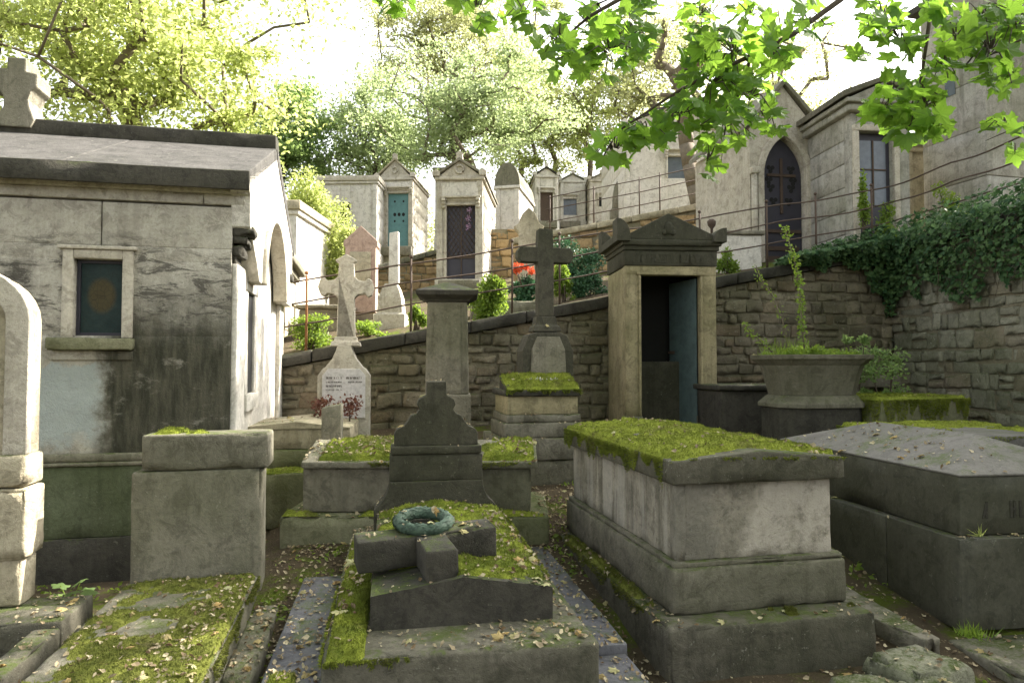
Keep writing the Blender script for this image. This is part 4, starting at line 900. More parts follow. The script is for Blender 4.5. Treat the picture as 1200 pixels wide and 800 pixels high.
# ================================================================== MAUSOLEUM GENERATOR for the hillside
def pediment_front(mb, w, z0, zp, y0, y1, ov=.08): mb.prism([(-ov, z0), (-ov, z0 + .06), (w / 2, zp), (w + ov, z0 + .06), (w + ov, z0)], y0, y1)
def small_mausoleum(px0, px1, Y, ybase, yeave, yapex, yaw, depth, name, label, wallmat, roofmat, door=None, doormat='blackiron', kind='rect', extra=None, group=None, ring=False, low=1.0):
    if door and kind == 'rect': kind = 'gable'
    z0 = zrow(Y, ybase); fr = Fr(px0, Y, z0, yaw); t = fthing(fr, name, label, 'mausoleum', group)
    w = fr.U(px1); ze, za = fr.Z(yeave), fr.Z(yapex)
    if door: a, b, dt = fr.U(door[0]), fr.U(door[1]), fr.Z(door[2]); db = fr.Z(door[3])
    mb = MB()
    if door:
        mb.gbox(0, a, 0, .22, 0, ze, .3, .01, .004, .01); mb.gbox(b, w, 0, .22, 0, ze, .3, .01, .004, .01); mb.gbox(a, b, .001, .22, dt, ze, .3, .008, .002, .004)
        if db > .05: mb.gbox(a, b, .001, .22, 0, db, .3, .008, .002, .004)
        for q in range(5): mb.gbox(0, w, .22, depth, ze * q / 5 + (.004 if q else 0), ze * (q + 1) / 5 - .004, .3, .01, .004, .01)
    else: mb.gbox(0, w, 0, depth, 0, ze, .3, .01, .004, .01)
    mb.gbox(-.05, w + .05, -.05, depth + .05, -low, .12, .3, .01, .004, .01)
    mb.build('wall', M[wallmat], t)
    mb = MB(); mb.gbox(-.06, w + .06, -.07, depth + .06, ze, ze + .09, .2, .012, .003, .006); mb.build('cornice', M[wallmat], t)
    mb = MB(); hh = za - ze - .09
    if kind == 'round':
        pr = [(-.04, ze + .09)] + [(w / 2 - (w / 2 + .04) * math.cos(math.pi * i / 12), ze + .1 + hh * math.sin(math.pi * i / 12)) for i in range(13)] + [(w + .04, ze + .09)]
        mb.prism(pr, -.05, depth + .05)
    elif kind == 'flat': mb.gbox(-.1, w + .1, -.12, depth + .1, ze + .09, za, .3, .014, .003, .006)
    else:
        mb.prism([(.02, ze + .09), (w / 2, za - .07), (w - .02, ze + .09)], -.02, depth); mb.build('pediment', M[wallmat], t, .006); mb = MB()
        mb.prism([(-.1, ze + .07), (-.1, ze + .13), (w / 2, za), (w + .1, ze + .13), (w + .1, ze + .07), (w / 2, za - .08)], -.09, depth + .08)
    mb.build('roof', M[roofmat], t, .01)
    if door:
        mb = MB(); fw = .05
        mb.gbox(a - fw, a, -.035, .05, max(db, .0), dt, .3, .006, .001, .002); mb.gbox(b, b + fw, -.035, .05, max(db, .0), dt, .3, .006, .001, .002); mb.gbox(a - fw, b + fw, -.04, .05, dt, dt + fw, .3, .006, .001, .002); mb.build('door_frame', M[wallmat], t)
        d = MB(); d.box(a + .004, b - .004, .09, .12, db, dt - .004)
        o = d.build('door', M[doormat], t)
        if extra: extra(o, a, b, db, dt)
    for x_ in (0, w - .13):
        mb = MB(); mb.gbox(x_ - .01, x_ + .14, -.03, .0, .12, ze, .3, .006, .001, .003); mb.build('pilaster', M[wallmat], t)
    if kind == 'gable':
        mb = MB(); mb.prism([(w / 2 - .09, za - .05), (w / 2 - .07, za + .06), (w / 2 - .1, za + .1), (w / 2, za + .17), (w / 2 + .1, za + .1), (w / 2 + .07, za + .06), (w / 2 + .09, za - .05)], -.08, .04); mb.build('apex_acroterion', M[wallmat], t, .01)
        for sg in (-1, 1):
            xe = w / 2 + sg * (w / 2 + .02); mb = MB(); mb.prism([(xe - .09, ze + .1), (xe - .1, ze + .2), (xe, ze + .28), (xe + .1, ze + .2), (xe + .09, ze + .1)], -.1, .02); mb.build('corner_acroterion', M[wallmat], t, .01)
        if door:
            for sg in (-1, 1):
                xb = (a - .11) if sg < 0 else (b + .02); mb = MB()
                for q, (o_, h_) in enumerate(((.05, 0), (.08, .08), (.12, .16))): mb.gbox(xb, xb + .1, -.04 - o_, -.03, dt - .08 + h_, dt + h_, .05, .02, .003, .01)
                mb.build('scroll_bracket', M[wallmat], t)
            mb = MB(); mb.gbox(a - .14, b + .14, -.13, -.0, dt + .165, dt + .22, .2, .01, .002, .004); mb.build('door_hood', M[wallmat], t)
            mb = MB(); mb.gbox(a - .15, b + .15, -.35, -.06, -.25, .06, .2, .015, .003, .01); mb.build('door_step', M['mid'], t)
    if ring:
        mb = MB(); c_ = (w / 2, -.04, ze + .09 + hh * .38); pts = [(c_[0] + .1 * math.cos(q), c_[1], c_[2] + .1 * math.sin(q)) for q in [2 * math.pi * i / 14 for i in range(15)]]; mb.tube(pts, .028, 6); mb.build('carved_wreath', M[wallmat], t)
        mb = MB(); mb.box(.1, w - .1, -.03, -.001, dt + .12, ze - .06); mb.build('name_panel', M['white'], t, .004)
    return t, fr, w, ze, za
def grille(o, a, b, z0, z1):
    m = MB(); y = .075; w = b - a; zl = z0 + (z1 - z0) * .35
    for sg in (1, -1):
        for i in range(-10, 24):
            c = zl + i * .17; xa, za_ = a, c; xb, zb_ = b, c + sg * w * 1.5
            def atz(z): return a + (z - c) / (sg * 1.5)
            pts = sorted([(za_, xa), (zb_, xb)])
            lo, hi = max(pts[0][0], zl), min(pts[1][0], z1)
            if hi - lo > .04: m.tube([(atz(lo), y + sg * .004, lo), (atz(hi), y + sg * .004, hi)], .008, 4)
    m.box(a, b, y - .01, y + .014, z0 + (z1 - z0) * .33, z0 + (z1 - z0) * .36); m.box((a + b) / 2 - .012, (a + b) / 2 + .012, y - .012, y + .014, z0, z1)
    m.build('grille', M['iron'], o)
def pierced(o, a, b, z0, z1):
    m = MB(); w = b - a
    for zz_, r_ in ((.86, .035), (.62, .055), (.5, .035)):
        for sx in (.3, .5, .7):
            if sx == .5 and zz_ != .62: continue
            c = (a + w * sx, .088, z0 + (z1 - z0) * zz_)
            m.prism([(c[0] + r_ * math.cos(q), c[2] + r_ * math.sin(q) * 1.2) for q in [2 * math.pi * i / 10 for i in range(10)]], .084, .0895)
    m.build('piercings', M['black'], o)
    m = MB(); m.box(a + .05, b - .05, .08, .09, z0 + .1, z0 + (z1 - z0) * .4); m.box(a + .05, b - .05, .081, .09, z0 + (z1 - z0) * .44, z0 + (z1 - z0) * .47); m.build('panel', M['teal'], o, .004)

small_mausoleum(442, 483, 24, 293, 212, 186, -5, 2.6, 'hill_mausoleum', 'cream mausoleum with a turquoise metal door and gabled front on the slope', 'pale', 'cream', (454, 479.5, 227, 291), 'teal', 'gable', pierced, ring=True, low=2)
small_mausoleum(512, 565, 17, 333, 212, 186, -4.5, 3.0, 'hill_mausoleum', 'cream mausoleum with a tall dark lattice-grille door on the slope', 'pale', 'mid', (523, 557, 241, 333), 'blackiron', 'gable', grille, ring=True)
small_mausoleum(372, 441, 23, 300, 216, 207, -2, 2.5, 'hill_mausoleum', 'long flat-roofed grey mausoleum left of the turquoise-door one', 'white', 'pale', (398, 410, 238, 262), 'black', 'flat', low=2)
small_mausoleum(581, 608, 21, 290, 222, 192, -12, 2.5, 'hill_mausoleum', 'round-topped grey mausoleum just right of the lattice-grille one', 'white', 'mid', None, kind='round', low=2)
small_mausoleum(627, 654, 31, 262, 208, 195, 4, 2.4, 'hill_mausoleum', 'small far mausoleum with dark triangular pediment and brown door', 'white', 'dark', (633, 648, 225, 260), 'iron', low=2)
small_mausoleum(657, 686, 33, 262, 214, 203, 0, 2.4, 'hill_mausoleum', 'small far mausoleum with a bluish white window, second from left of the far row', 'white', 'mid', (660, 676, 233, 252), 'glassblue', low=2)
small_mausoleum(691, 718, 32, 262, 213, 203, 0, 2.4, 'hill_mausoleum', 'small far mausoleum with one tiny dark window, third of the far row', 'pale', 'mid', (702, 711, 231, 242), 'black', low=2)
small_mausoleum(510, 520, 29, 280, 208, 197, 0, 2.4, 'hill_mausoleum', 'pale mausoleum roof glimpsed between the turquoise-door and lattice-grille ones', 'white', 'mid', None, kind='flat', low=2)
small_mausoleum(733, 846, 21, 262, 150, 120, 3, 4, 'white_chapel', 'large plain whitish chapel behind the upper railing with a grey window', 'white', 'roof', (783, 806, 182, 208), 'glassblue', low=2)
# white building behind the big mausoleum
small_mausoleum(326, 346, 13, 420, 252, 236, -2, 2.3, 'hill_mausoleum', 'bright white sunlit mausoleum just right of the big grey mausoleum roof', 'white', 'cream', None, kind='flat')
fr = Fr(306, 8.9, .4); t = fthing(fr, 'side_mausoleum', 'cream stone mausoleum with heavy cornice squeezed behind the big mausoleum front', 'mausoleum')
mb = MB(); zc = fr.Z(352, 0, .8); z_c = fr.Z(300, 0, 1.2)
for i in range(5): mb.gbox(-1.4, 0, .0, 4.0, -.2 + i * .5, -.2 + (i + 1) * .5 - .008, .3, .01, .003, .01)
mb.build('wall', M['cream'], t)
mb = MB(); mb.gbox(-1.45, .03, -.03, 4.0, 2.3, 2.37, .3, .01, .003, .01); mb.gbox(-1.4, .02, 0, 4.0, 2.37, 2.75, .3, .01, .003, .01); mb.build('frieze', M['cream'], t)
mb = MB(); mb.gbox(-1.5, .1, -.1, 4.02, 2.75, 2.86, .3, .02, .003, .01); mb.gbox(-1.55, .2, -.2, 4.1, 2.86, 3.0, .3, .03, .003, .01); mb.build('cornice', M['mid'], t)

# ---- gothic mausoleum
z0 = zrow(12.0, 308); fr = Fr(880, 12.0, z0, 10); t = fthing(fr, 'gothic_mausoleum', 'gothic mausoleum with pointed dark iron door bearing a cross, above the wall', 'mausoleum')
w = fr.U(962); ze = fr.Z(150); za = fr.Z(98); cx = fr.U(920); hwd = (fr.U(945) - fr.U(896)) / 2; zs = fr.Z(205); zap = fr.Z(158)
def pointed(hw, z0, zs, zap, cx, n=8):
    R_ = ((zap - zs) ** 2 + hw ** 2) / (2 * hw); l = []
    a1 = math.asin(min(1, (zap - zs) / R_))
    for i in range(n + 1): a = a1 * i / n; l.append((cx + hw - R_ + R_ * math.cos(a), zs + R_ * math.sin(a)))
    l2 = [(2 * cx - a, b) for a, b in l[::-1]][1:]
    return [(cx + hw, z0)] + l + l2 + [(cx - hw, z0)]
hole = pointed(hwd, 0, zs, zap, cx)
mb = MB(); outer = [(0, 0), (0, ze), (cx, za), (w, ze), (w, 0)]
mb.prism(outer + hole, 0, .25); mb.build('front_wall', M['pale'], t, .008)
mb = MB(); mb.gbox(0, w, .25, 2.2, 0, ze, .3, .01, .004, .01); mb.gbox(-.06, w + .06, -.08, 2.3, -1.2, -.002, .3, .01, .004, .01); mb.build('wall', M['pale'], t)
mb = MB(); mb.prism([(-.1, ze - .02), (-.1, ze + .07), (cx, za + .12), (w + .1, ze + .07), (w + .1, ze - .02), (cx, za + .01)], -.08, 2.3); mb.build('roof', M['mid'], t, .01)
mb = MB(); o1 = pointed(hwd + .13, 0, zs, zap + .14, cx); i1 = pointed(hwd + .01, 0, zs, zap + .01, cx); mb.prism(o1 + i1[::-1], -.07, .0); mb.build('arch_moulding', M['pale'], t, .012)
for s_ in (-1, 1):
    mb = MB(); x_ = cx + s_ * (hwd + .2); mb.tube([(x_, -.06, 0), (x_, -.06, zs)], .055, 8); mb.gbox(x_ - .08, x_ + .08, -.14, 0.0, zs, zs + .12, .1, .02, .002, .01); mb.gbox(x_ - .08, x_ + .08, -.14, 0.0, 0, .3, .1, .02, .002, .01); mb.build('colonnette', M['pale'], t)
d = MB(); d.prism(pointed(hwd - .01, 0, zs, zap - .02, cx), .1, .14); do = d.build('door', M['blackiron'], t)
d = MB(); d.box(cx - .025, cx + .025, .07, .1, zs - .65, zs + .35); d.box(cx - .28, cx + .28, .072, .1, zs + .02, zs + .07); d.box(cx - hwd + .04, cx + hwd - .04, .06, .1, zs - 1.0, zs - .94)
for q in (.12, .3): d.box(cx - hwd + .08, cx + hwd - .08, .08, .1, zs - 1.2 - q, zs - 1.12 - q)
d.build('cross_bars', M['iron'], do, .004)
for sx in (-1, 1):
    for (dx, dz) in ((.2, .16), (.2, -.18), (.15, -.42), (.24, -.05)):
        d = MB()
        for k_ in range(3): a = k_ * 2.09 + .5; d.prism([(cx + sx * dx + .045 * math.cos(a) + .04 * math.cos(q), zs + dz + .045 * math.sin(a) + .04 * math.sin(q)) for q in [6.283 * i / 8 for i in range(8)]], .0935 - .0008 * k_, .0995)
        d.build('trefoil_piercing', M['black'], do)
# ---- second mausoleum, right
z0 = zrow(10.9, 300); fr = Fr(1000, 10.9, z0, 6); t = fthing(fr, 'vine_mausoleum', 'grey mausoleum with a tall glazed metal door, vines climbing its front', 'mausoleum')
w = fr.U(1068); ze = fr.Z(132); za = fr.Z(98); a, b, dt = fr.U(1007), fr.U(1048), fr.Z(154)
mb = MB(); mb.gbox(0, a, 0, .2, 0, ze, .2, .01, .004, .01); mb.gbox(b, w, 0, .2, 0, ze, .2, .01, .004, .01); mb.gbox(a, b, .001, .2, dt, ze, .2, .01, .004, .01)
for i in range(6): mb.gbox(0, w, .2, 1.5, i * ze / 6, (i + 1) * ze / 6 - .006, .2, .01, .004, .01)
mb.gbox(-.06, w + .06, -.06, 1.5, -1.2, -.002, .2, .01, .004, .01); mb.build('wall', M['lgrey'], t)
mb = MB(); mb.gbox(-.1, w + .1, -.1, 1.6, ze, ze + .12, .2, .02, .004, .01); mb.gbox(-.16, w + .16, -.16, 1.66, ze + .12, ze + .2, .2, .02, .004, .01); mb.build('cornice', M['lgrey'], t)
mb = MB(); mb.prism([(-.1, ze + .2), (w / 2, za), (w + .1, ze + .2)], -.12, 1.6); mb.build('pediment', M['lgrey'], t, .012)
mb = MB(); mb.prism([(-.22, ze + .2), (-.22, ze + .3), (w / 2, za + .10), (w + .22, ze + .3), (w + .22, ze + .2), (w / 2, za + .02)], -.16, 1.65); mb.build('roof', M['grey'], t, .012)
mb = MB(); mb.gbox(a - .09, a, -.06, .02, 0, dt, .2, .01, .002, .005); mb.gbox(b, b + .09, -.06, .02, 0, dt, .2, .01, .002, .005); mb.gbox(a - .09, b + .09, -.07, .02, dt, dt + .1, .2, .01, .002, .005); mb.build('door_frame', M['pale'], t)
d = MB(); d.box(a, b, .08, .12, 0, dt); do = d.build('door', M['blackiron'], t); d = MB(); d.box(a + .07, b - .07, .07, .08, dt * .42, dt - .12); d.build('pane', M['glassblue'], do)
d = MB(); d.box((a + b) / 2 - .012, (a + b) / 2 + .012, .05, .068, dt * .42, dt - .12); d.box(a + .07, b - .07, .052, .068, dt * .7, dt * .7 + .02); d.build('glazing_bars', M['iron'], do)
# ---- tall tower tomb at right
z0 = zrow(11.0, 250); fr = Fr(1158, 11.0, z0, 14); t = fthing(fr, 'tower_tomb', 'tall grey tomb tower rising out of the frame at upper right', 'tomb tower')
zt = 3.9
mb = MB()
for i in range(6): mb.gbox(0, 2.2, 0, 1.25, -1 + i * (zt + 1) / 6, -1 + (i + 1) * (zt + 1) / 6 - .005, .25, .012, .006, .014)
mb.build('wall', M['lgrey'], t)
mb = MB(); mb.prism([(-.14, zt), (-.14, zt + .12), (1.1, zt + .8), (2.4, zt + .12), (2.4, zt)], -.14, 1.4); mb.build('roof', M['dark'], t, .014)
d = MB(); d.box(-.012, .0, .55, .75, fr.Z(95), fr.Z(70)); d.build('window', M['glass'], t)
# ---- block wall between
small_mausoleum(1062, 1110, 12.6, 262, 178, 168, 6, 1.5, 'low_vault', 'low stone vault of rough blocks between the vine mausoleum and the tower', 'cream', 'mid', None, kind='flat')
# ---- far left hill tombs: pink stele, white pillar, grey pedestal
fr = Fr(404, 11.5, zrow(11.5, 345), 3); t = fthing(fr, 'pink_stele', 'pinkish gabled stele behind the white cross', 'stele')
w = fr.U(440); mb = MB(); mb.prism([(0, -.3), (0, fr.Z(290)), (-.03, fr.Z(288)), (-.03, fr.Z(282)), (w / 2, fr.Z(264)), (w + .03, fr.Z(282)), (w + .03, fr.Z(288)), (w, fr.Z(290)), (w, -.3)], 0, .3); mb.build('slab', M['pink'], t, .012)
mb = MB(); mb.gbox(.08, w - .08, -.02, .0, fr.Z(335), fr.Z(295), .2, .008, .002, .003); mb.build('panel', M['cream'], t)
fr = Fr(441, 10.2, zrow(10.2, 388), 0); t = fthing(fr, 'obelisk_monument', 'white slender broken pillar on a broad pale pedestal beside the white cross', 'monument')
w = fr.U(471); mb = MB(); mb.rect_loft([(w / 2 + .04, .2, -.2), (w / 2 + .04, .2, fr.Z(368)), (w / 2, .17, fr.Z(366)), (w / 2 - .02, .16, fr.Z(348)), (w / 2 - .06, .13, fr.Z(338)), (w / 2 - .1, .1, fr.Z(331))], w / 2, .2); mb.build('pedestal', M['pale'], t, .012)
mb = MB(); x_ = fr.U(453); x1_ = fr.U(465); mb.prism([(x_, fr.Z(331)), (x1_, fr.Z(331)), (x1_ - .01, fr.Z(269)), (x_ + .01, fr.Z(271))], .12, .26); mb.build('shaft', M['white'], t, .01)
# beige stele right of grille, with planter below
fr = Fr(606, 12.3, zrow(12.3, 350), 0); t = fthing(fr, 'beige_stele', 'beige flared stele standing behind the red flowers', 'stele')
w = fr.U(634); mb = MB(); mb.prism([(0, -.3), (.03, fr.Z(272)), (-.06, fr.Z(265)), (.02, fr.Z(262)), (.1, fr.Z(250)), (w / 2, fr.Z(243)), (w - .1, fr.Z(250)), (w - .02, fr.Z(262)), (w + .06, fr.Z(265)), (w - .03, fr.Z(272)), (w, -.3)], 0, .3); mb.build('slab', M['cream'], t, .012)
# low tombs just behind coping
fr = Fr(552, 9.7, zrow(9.7, 385), 5); t = fthing(fr, 'roadside_tomb', 'low brownish grave slab just behind the coping left of the dark cross', 'tomb')
mb = MB(); mb.gbox(0, 1.0, 0, .6, -.2, fr.Z(352), .1, .02, .006, .02); mb.build('block', M['mid'], t)
fr = Fr(272, 13.5, 3.0, 0)
for (px, Y, yb, yt, w_, lab) in ((350, 11.0, 395, 362, .8, 'low grave block behind the railing at the far left end'), (385, 12.2, 380, 345, .8, 'dark grave block behind the white cross arm'), (845, 11.3, 318, 275, .7, 'whitish tombstone beside the gothic mausoleum above the wall')):
    fr = Fr(px, Y, zrow(Y, yb), 4); t = fthing(fr, 'grave_block', lab, 'tomb'); mb = MB(); mb.gbox(0, w_, 0, .5, -.3, fr.Z(yt), .1, .02, .006, .02); mb.build('block', M['mid'] if px < 800 else M['white'], t)
    mb = MB(); mb.gbox(-.05, w_ + .05, -.05, .55, fr.Z(yt) + .002, fr.Z(yt) + .07, .1, .02, .006, .02); mb.build('slab', M['mid'], t)
# upper ochre terrace walls
p0, p1 = W(600, 285, 16), W(880, 232, 14.5)
za_, zb__ = zrow(16, 281), zrow(14.5, 228)
LL = (Vector((p1.x, p1.y)) - Vector((p0.x, p0.y))).length
rubble_wall((p0.x, p0.y), (p1.x, p1.y), lambda s: za_ - 1.9, lambda s: za_ + (zb__ - za_) * s / LL - .12, 'ochre', 'terrace_wall', 'ochre stone terrace wall on the slope behind the kiosk tomb', cwid=(.25, .6), ch=(.18, .3), seed=8, coping='cream', cop_h=.14)
p0, p1 = W(425, 322, 20), W(520, 296, 20.5); za2, zb2 = p0.z, p1.z
L2 = (Vector((p1.x, p1.y)) - Vector((p0.x, p0.y))).length
rubble_wall((p0.x, p0.y), (p1.x, p1.y), lambda s: za2 - 1.5, lambda s: za2 + (zb2 - za2) * s / L2, 'ochre', 'terrace_wall', 'ochre stone terrace wall below the turquoise-door mausoleum', cwid=(.25, .6), ch=(.18, .3), seed=9, coping='mid', cop_h=.16)
p0, p1 = W(572, 268, 19), W(612, 262, 19)
rubble_wall((p0.x, p0.y), (p1.x, p1.y), lambda s: 3.2, lambda s: p0.z, 'ochre', 'terrace_wall', 'ochre stone wall piece between the lattice-grille mausoleum and the beige stele', cwid=(.25, .5), ch=(.18, .3), seed=10, cop=False)
# upper railing
t = thing('upper_railing', 'thin iron railing on top of the ochre terrace wall', 'railing', (0, 0, 0))
q0, q1 = Vector((xcol(640, 16, 4.5), 15.95, za_ + .1)), Vector((xcol(880, 14.6, 5), 14.7, zb__ + .02))
for h_ in (.3, .6, .88): mb = MB(); mb.tube([q0 + Vector((0, 0, h_)), q0.lerp(q1, .5) + Vector((0, 0, h_ - .03)), q1 + Vector((0, 0, h_))], .012, 5); mb.build('rail', M['iron'], t)
for f_ in (.02, .25, .48, .58, .8, .98): q = q0.lerp(q1, f_); mb = MB(); mb.tube([q - Vector((0, 0, .1)), q + Vector((0, 0, .92))], .017, 6); mb.build('post', M['iron'], t)
# statue at 725
fr = Fr(720, 22, zrow(22, 262), 0); t = fthing(fr, 'mourning_statue', 'weathered grey leaning figure monument left of the white chapel', 'statue')
mb = MB(); mb.gbox(-.1, .4, 0, .4, -1, .5, .2, .02, .004, .01); mb.build('pedestal', M['mid'], t)
mb = MB(); mb.tube([(.12, .2, .5), (.12, .2, .9), (.16, .2, 1.25), (.26, .2, 1.55)], [.17, .15, .13, .06], 8); mb.ball((.33, .2, 1.72), .1, 2); mb.tube([(.2, .2, 1.45), (.34, .15, 1.3), (.4, .12, 1.6)], [.05, .045, .03], 6); mb.build('figure', M['mid'], t)
# small urn on retaining terrace right of kiosk (830,260)
p = W(834, 272, 10.3); t = thing('iron_finial', 'small black iron urn finial sticking up behind the kiosk roof', 'finial', (p.x, p.y, p.z))
mb = MB(); mb.tube([(0, 0, -.6), (0, 0, .05), (0, 0, .1), (0, 0, .16), (0, 0, .2)], [.02, .02, .06, .07, .03], 8); mb.build('finial', M['iron'], t)

# ================================================================== FALLEN LEAVES (dropped on what is there)
bpy.context.view_layer.update()
dg = bpy.context.evaluated_depsgraph_get()
def drop(regs):
    P, N = [], []
    for (x0, x1, y0, y1, cnt, zs) in regs:
        for _ in range(int(cnt * 1.9)):
            x, y = random.uniform(x0, x1), random.uniform(y0, y1)
            if zs is None: zs_ = 6
            else: zs_ = zs
            hit, loc, nrm, *_r = scene.ray_cast(dg, (x, y, zs_), (0, 0, -1))
            if hit and nrm.z > .55: P.append(tuple(loc)); N.append(tuple(nrm))
    return np.array(P), np.array(N)
regs = [(-2.8, -1.2, 2.2, 4.5, 520, 1.0), (-1.7, -.8, 2.6, 6.0, 900, 1.0), (-1.1, .2, 2.9, 4.8, 380, 2.2), (-.1, .9, 2.8, 6.2, 800, 1.0), (.2, 2.0, 3.4, 6.0, 160, 3), (.0, 1.0, 5.5, 8.5, 450, 1.3), (-1.6, .2, 4.8, 6.2, 260, 3), (1.6, 3.0, 3.0, 6.0, 420, 1.3), (-.2, .8, 6.4, 7.4, 60, 3), (-3.2, -1.2, 5.5, 8, 160, 1.5), (1.5, 6, 6, 9, 250, 2.2), (-3.4, -2.2, 3, 4.5, 120, .8)]
P_, N_ = drop(regs); k = len(P_)
Mx = frames_from(N_ + RNG.normal(0, .35, (k, 3)), RNG.uniform(0, 6.28, k))
sc = np.stack([.010 + .030 * RNG.uniform(0, 1, k) ** 1.6] * 3, 1) * np.stack([RNG.uniform(.5, 1.1, k), np.ones(k), RNG.uniform(.6, 2.0, k)], 1)
ob = scatter('fallen_leaves', CURL_V, CURL_F, P_ + N_ * .006, Mx, sc, M['litter']); tag(ob, 'dry tan leaves scattered over the ground and slabs', 'fallen leaves', kind='stuff')

sel = RNG.choice(len(P_), 260, replace=False)
Mx = frames_from(N_[sel] + RNG.normal(0, .3, (260, 3)), RNG.uniform(0, 6.28, 260))
ob = scatter('fallen_maple_leaves', MAPLE_V * np.array([1, 1, 1.6]), MAPLE_F, P_[sel] + N_[sel] * .014, Mx, RNG.uniform(.025, .045, 260), M['litter2']); tag(ob, 'larger pale lobed leaves among the dry litter', 'fallen leaves', kind='stuff')
# ================================================================== PLANTS
def leaf_cloud(name, mat, parent, centers, radii, n, size, seed=0, flat_=.0, tmpl=(LEAF_V, LEAF_F), tilt=None):
    centers = np.array(centers, float); radii = np.array(radii, float)
    vol = radii.prod(1) if radii.ndim == 2 else radii ** 3
    k = RNG.choice(len(centers), n, p=vol / vol.sum())
    d = RNG.normal(0, 1, (n, 3)); d /= np.linalg.norm(d, axis=1)[:, None]; d *= (RNG.uniform(0, 1, n) ** .45)[:, None]
    r = radii[k] if radii.ndim == 2 else radii[k][:, None]
    p = centers[k] + d * r
    return scatter(name, tmpl[0], tmpl[1], p, rots(n, tilt=tilt if tilt is None else np.abs(RNG.normal(tilt, .5, n))), RNG.uniform(.6, 1.25, n) * size, M[mat], parent)
def shrub(px, py, Y, hw, hh, n, size, mat, label, name='shrub', cat='shrub', cnt=9, stems=8, depth=None):
    p = W(px, py, Y); gz_ = float(ground_h(p.x, p.y)); base = min(gz_, p.z - hh); dp = depth or hw * .6
    t = thing(name, label, cat, (p.x, p.y, base)); cs = []; rs_ = []
    for i in range(cnt):
        a, b, c = random.uniform(-1, 1), random.uniform(-1, 1), random.uniform(-1, 1)
        cs.append((a * hw * .65, b * dp * .6, (p.z - base + hh * .6) * (.12 + .88 * (c + 1) / 2) if Y < 13 else p.z - base + c * hh * .6)); s = random.uniform(.3, .55); rs_.append((hw * s, dp * s, hh * s))
    m_ = MB()
    for i in range(stems):
        c = cs[i % len(cs)]; m_.tube([(random.uniform(-.05, .05), 0, -.05), (c[0] * .4, c[1] * .4, c[2] * .5), c], [.014, .01, .004], 5)
    m_.build('stems', M['bark'], t); leaf_cloud('foliage', mat, t, cs, rs_, n, size)
    return t
shrub(362, 262, 15, 1.0, 1.35, 9000, .075, 'yellow', 'yellow-green bush spilling down right of the bright white mausoleum', cnt=14)
shrub(398, 305, 15, .5, .8, 3500, .075, 'yellow', 'small lime bush left of the pink stele', cnt=7)
shrub(362, 385, 9.2, .35, .22, 2200, .04, 'weed', 'weedy clump behind the coping left of the white cross', cnt=8)
shrub(435, 385, 9.6, .3, .12, 1200, .04, 'weed', 'low weeds around the foot of the pale pillar pedestal', cnt=7)
shrub(488, 365, 9.4, .14, .2, 800, .05, 'weed', 'small leafy sprig left of the grey pillar cap', cnt=4)
shrub(574, 350, 9.35, .33, .42, 3800, .05, 'weed', 'bright green bush behind the wall between the pillar and the dark cross', cnt=9)
shrub(618, 338, 10.4, .27, .22, 1800, .07, 'darkleaf', 'blue-green leafy plant below the red flowers', cnt=6)
shrub(662, 335, 10.4, .22, .4, 2300, .05, 'weed', 'light green bush just right of the dark cross', cnt=7)
shrub(693, 332, 10.6, .32, .42, 3600, .05, 'darkleaf', 'darker green bush left of the kiosk tomb', cnt=9)
shrub(680, 300, 12.5, .5, .4, 2500, .06, 'darkleaf', 'creeping dark green shrub on the ochre wall left of the kiosk roof', cnt=8)
shrub(853, 300, 10.9, .2, .3, 1200, .05, 'weed', 'green sprigs on the coping right of the kiosk tomb', cnt=6)
shrub(1038, 255, 10.6, .25, .5, 1800, .05, 'weed', 'vine climbing the front of the glazed-door mausoleum', name='climbing_vine', cat='vine', cnt=9)
shrub(1012, 235, 10.55, .1, .6, 900, .05, 'weed', 'narrow vine beside the glazed door left jamb', name='climbing_vine', cat='vine', cnt=7)
shrub(1115, 215, 10.4, .3, .35, 900, .05, 'weed', 'light green sprays at the foot of the tomb tower', cnt=6)
# red flowers
p = W(620, 317, 10.35); t = thing('red_flowers', 'cluster of red geranium blooms behind the dark cross', 'flowers', (p.x, p.y, p.z - .2))
mb = MB()
for i in range(9): a, b = random.uniform(-.22, .22), random.uniform(-.1, .1); mb.tube([(a * .4, 0, -.15), (a, b, .15)], .006, 4)
mb.build('stems', M['bark'], t)
leaf_cloud('blooms', 'red', t, [(random.uniform(-.24, .22), random.uniform(-.08, .08), random.uniform(.14, .27)) for _ in range(12)], [random.uniform(.03, .06) for _ in range(12)], 900, .035)
for px, py, lab in ((378, 478, 'dull red plant left of the slanted stub before the marble plaque'), (410, 478, 'dull red plant right of the slanted stub before the marble plaque')):
    p = W(px, py, 7.0); t = thing('red_plant', lab, 'plant', (p.x, p.y, p.z - .12)); m_ = MB()
    m_.tube([(0, 0, -.1), (0, 0, .1)], .008, 4); m_.build('stem', M['bark'], t)
    leaf_cloud('leaves', 'dullred', t, [(0, 0, .1), (.04, 0, .18), (-.05, 0, .16)], [.11, .09, .09], 230, .04)
# flower scraps on the cross tomb cap
p = W(634, 447, 6.75); t = thing('withered_flowers', 'withered white flowers lying on the mossy cap below the dark cross', 'flowers', (p.x, p.y, p.z)); leaf_cloud('petals', 'whitepetal', t, [(0, 0, .0), (.09, .02, .01), (-.08, 0, 0)], [(.07, .04, .02)] * 3, 160, .035)
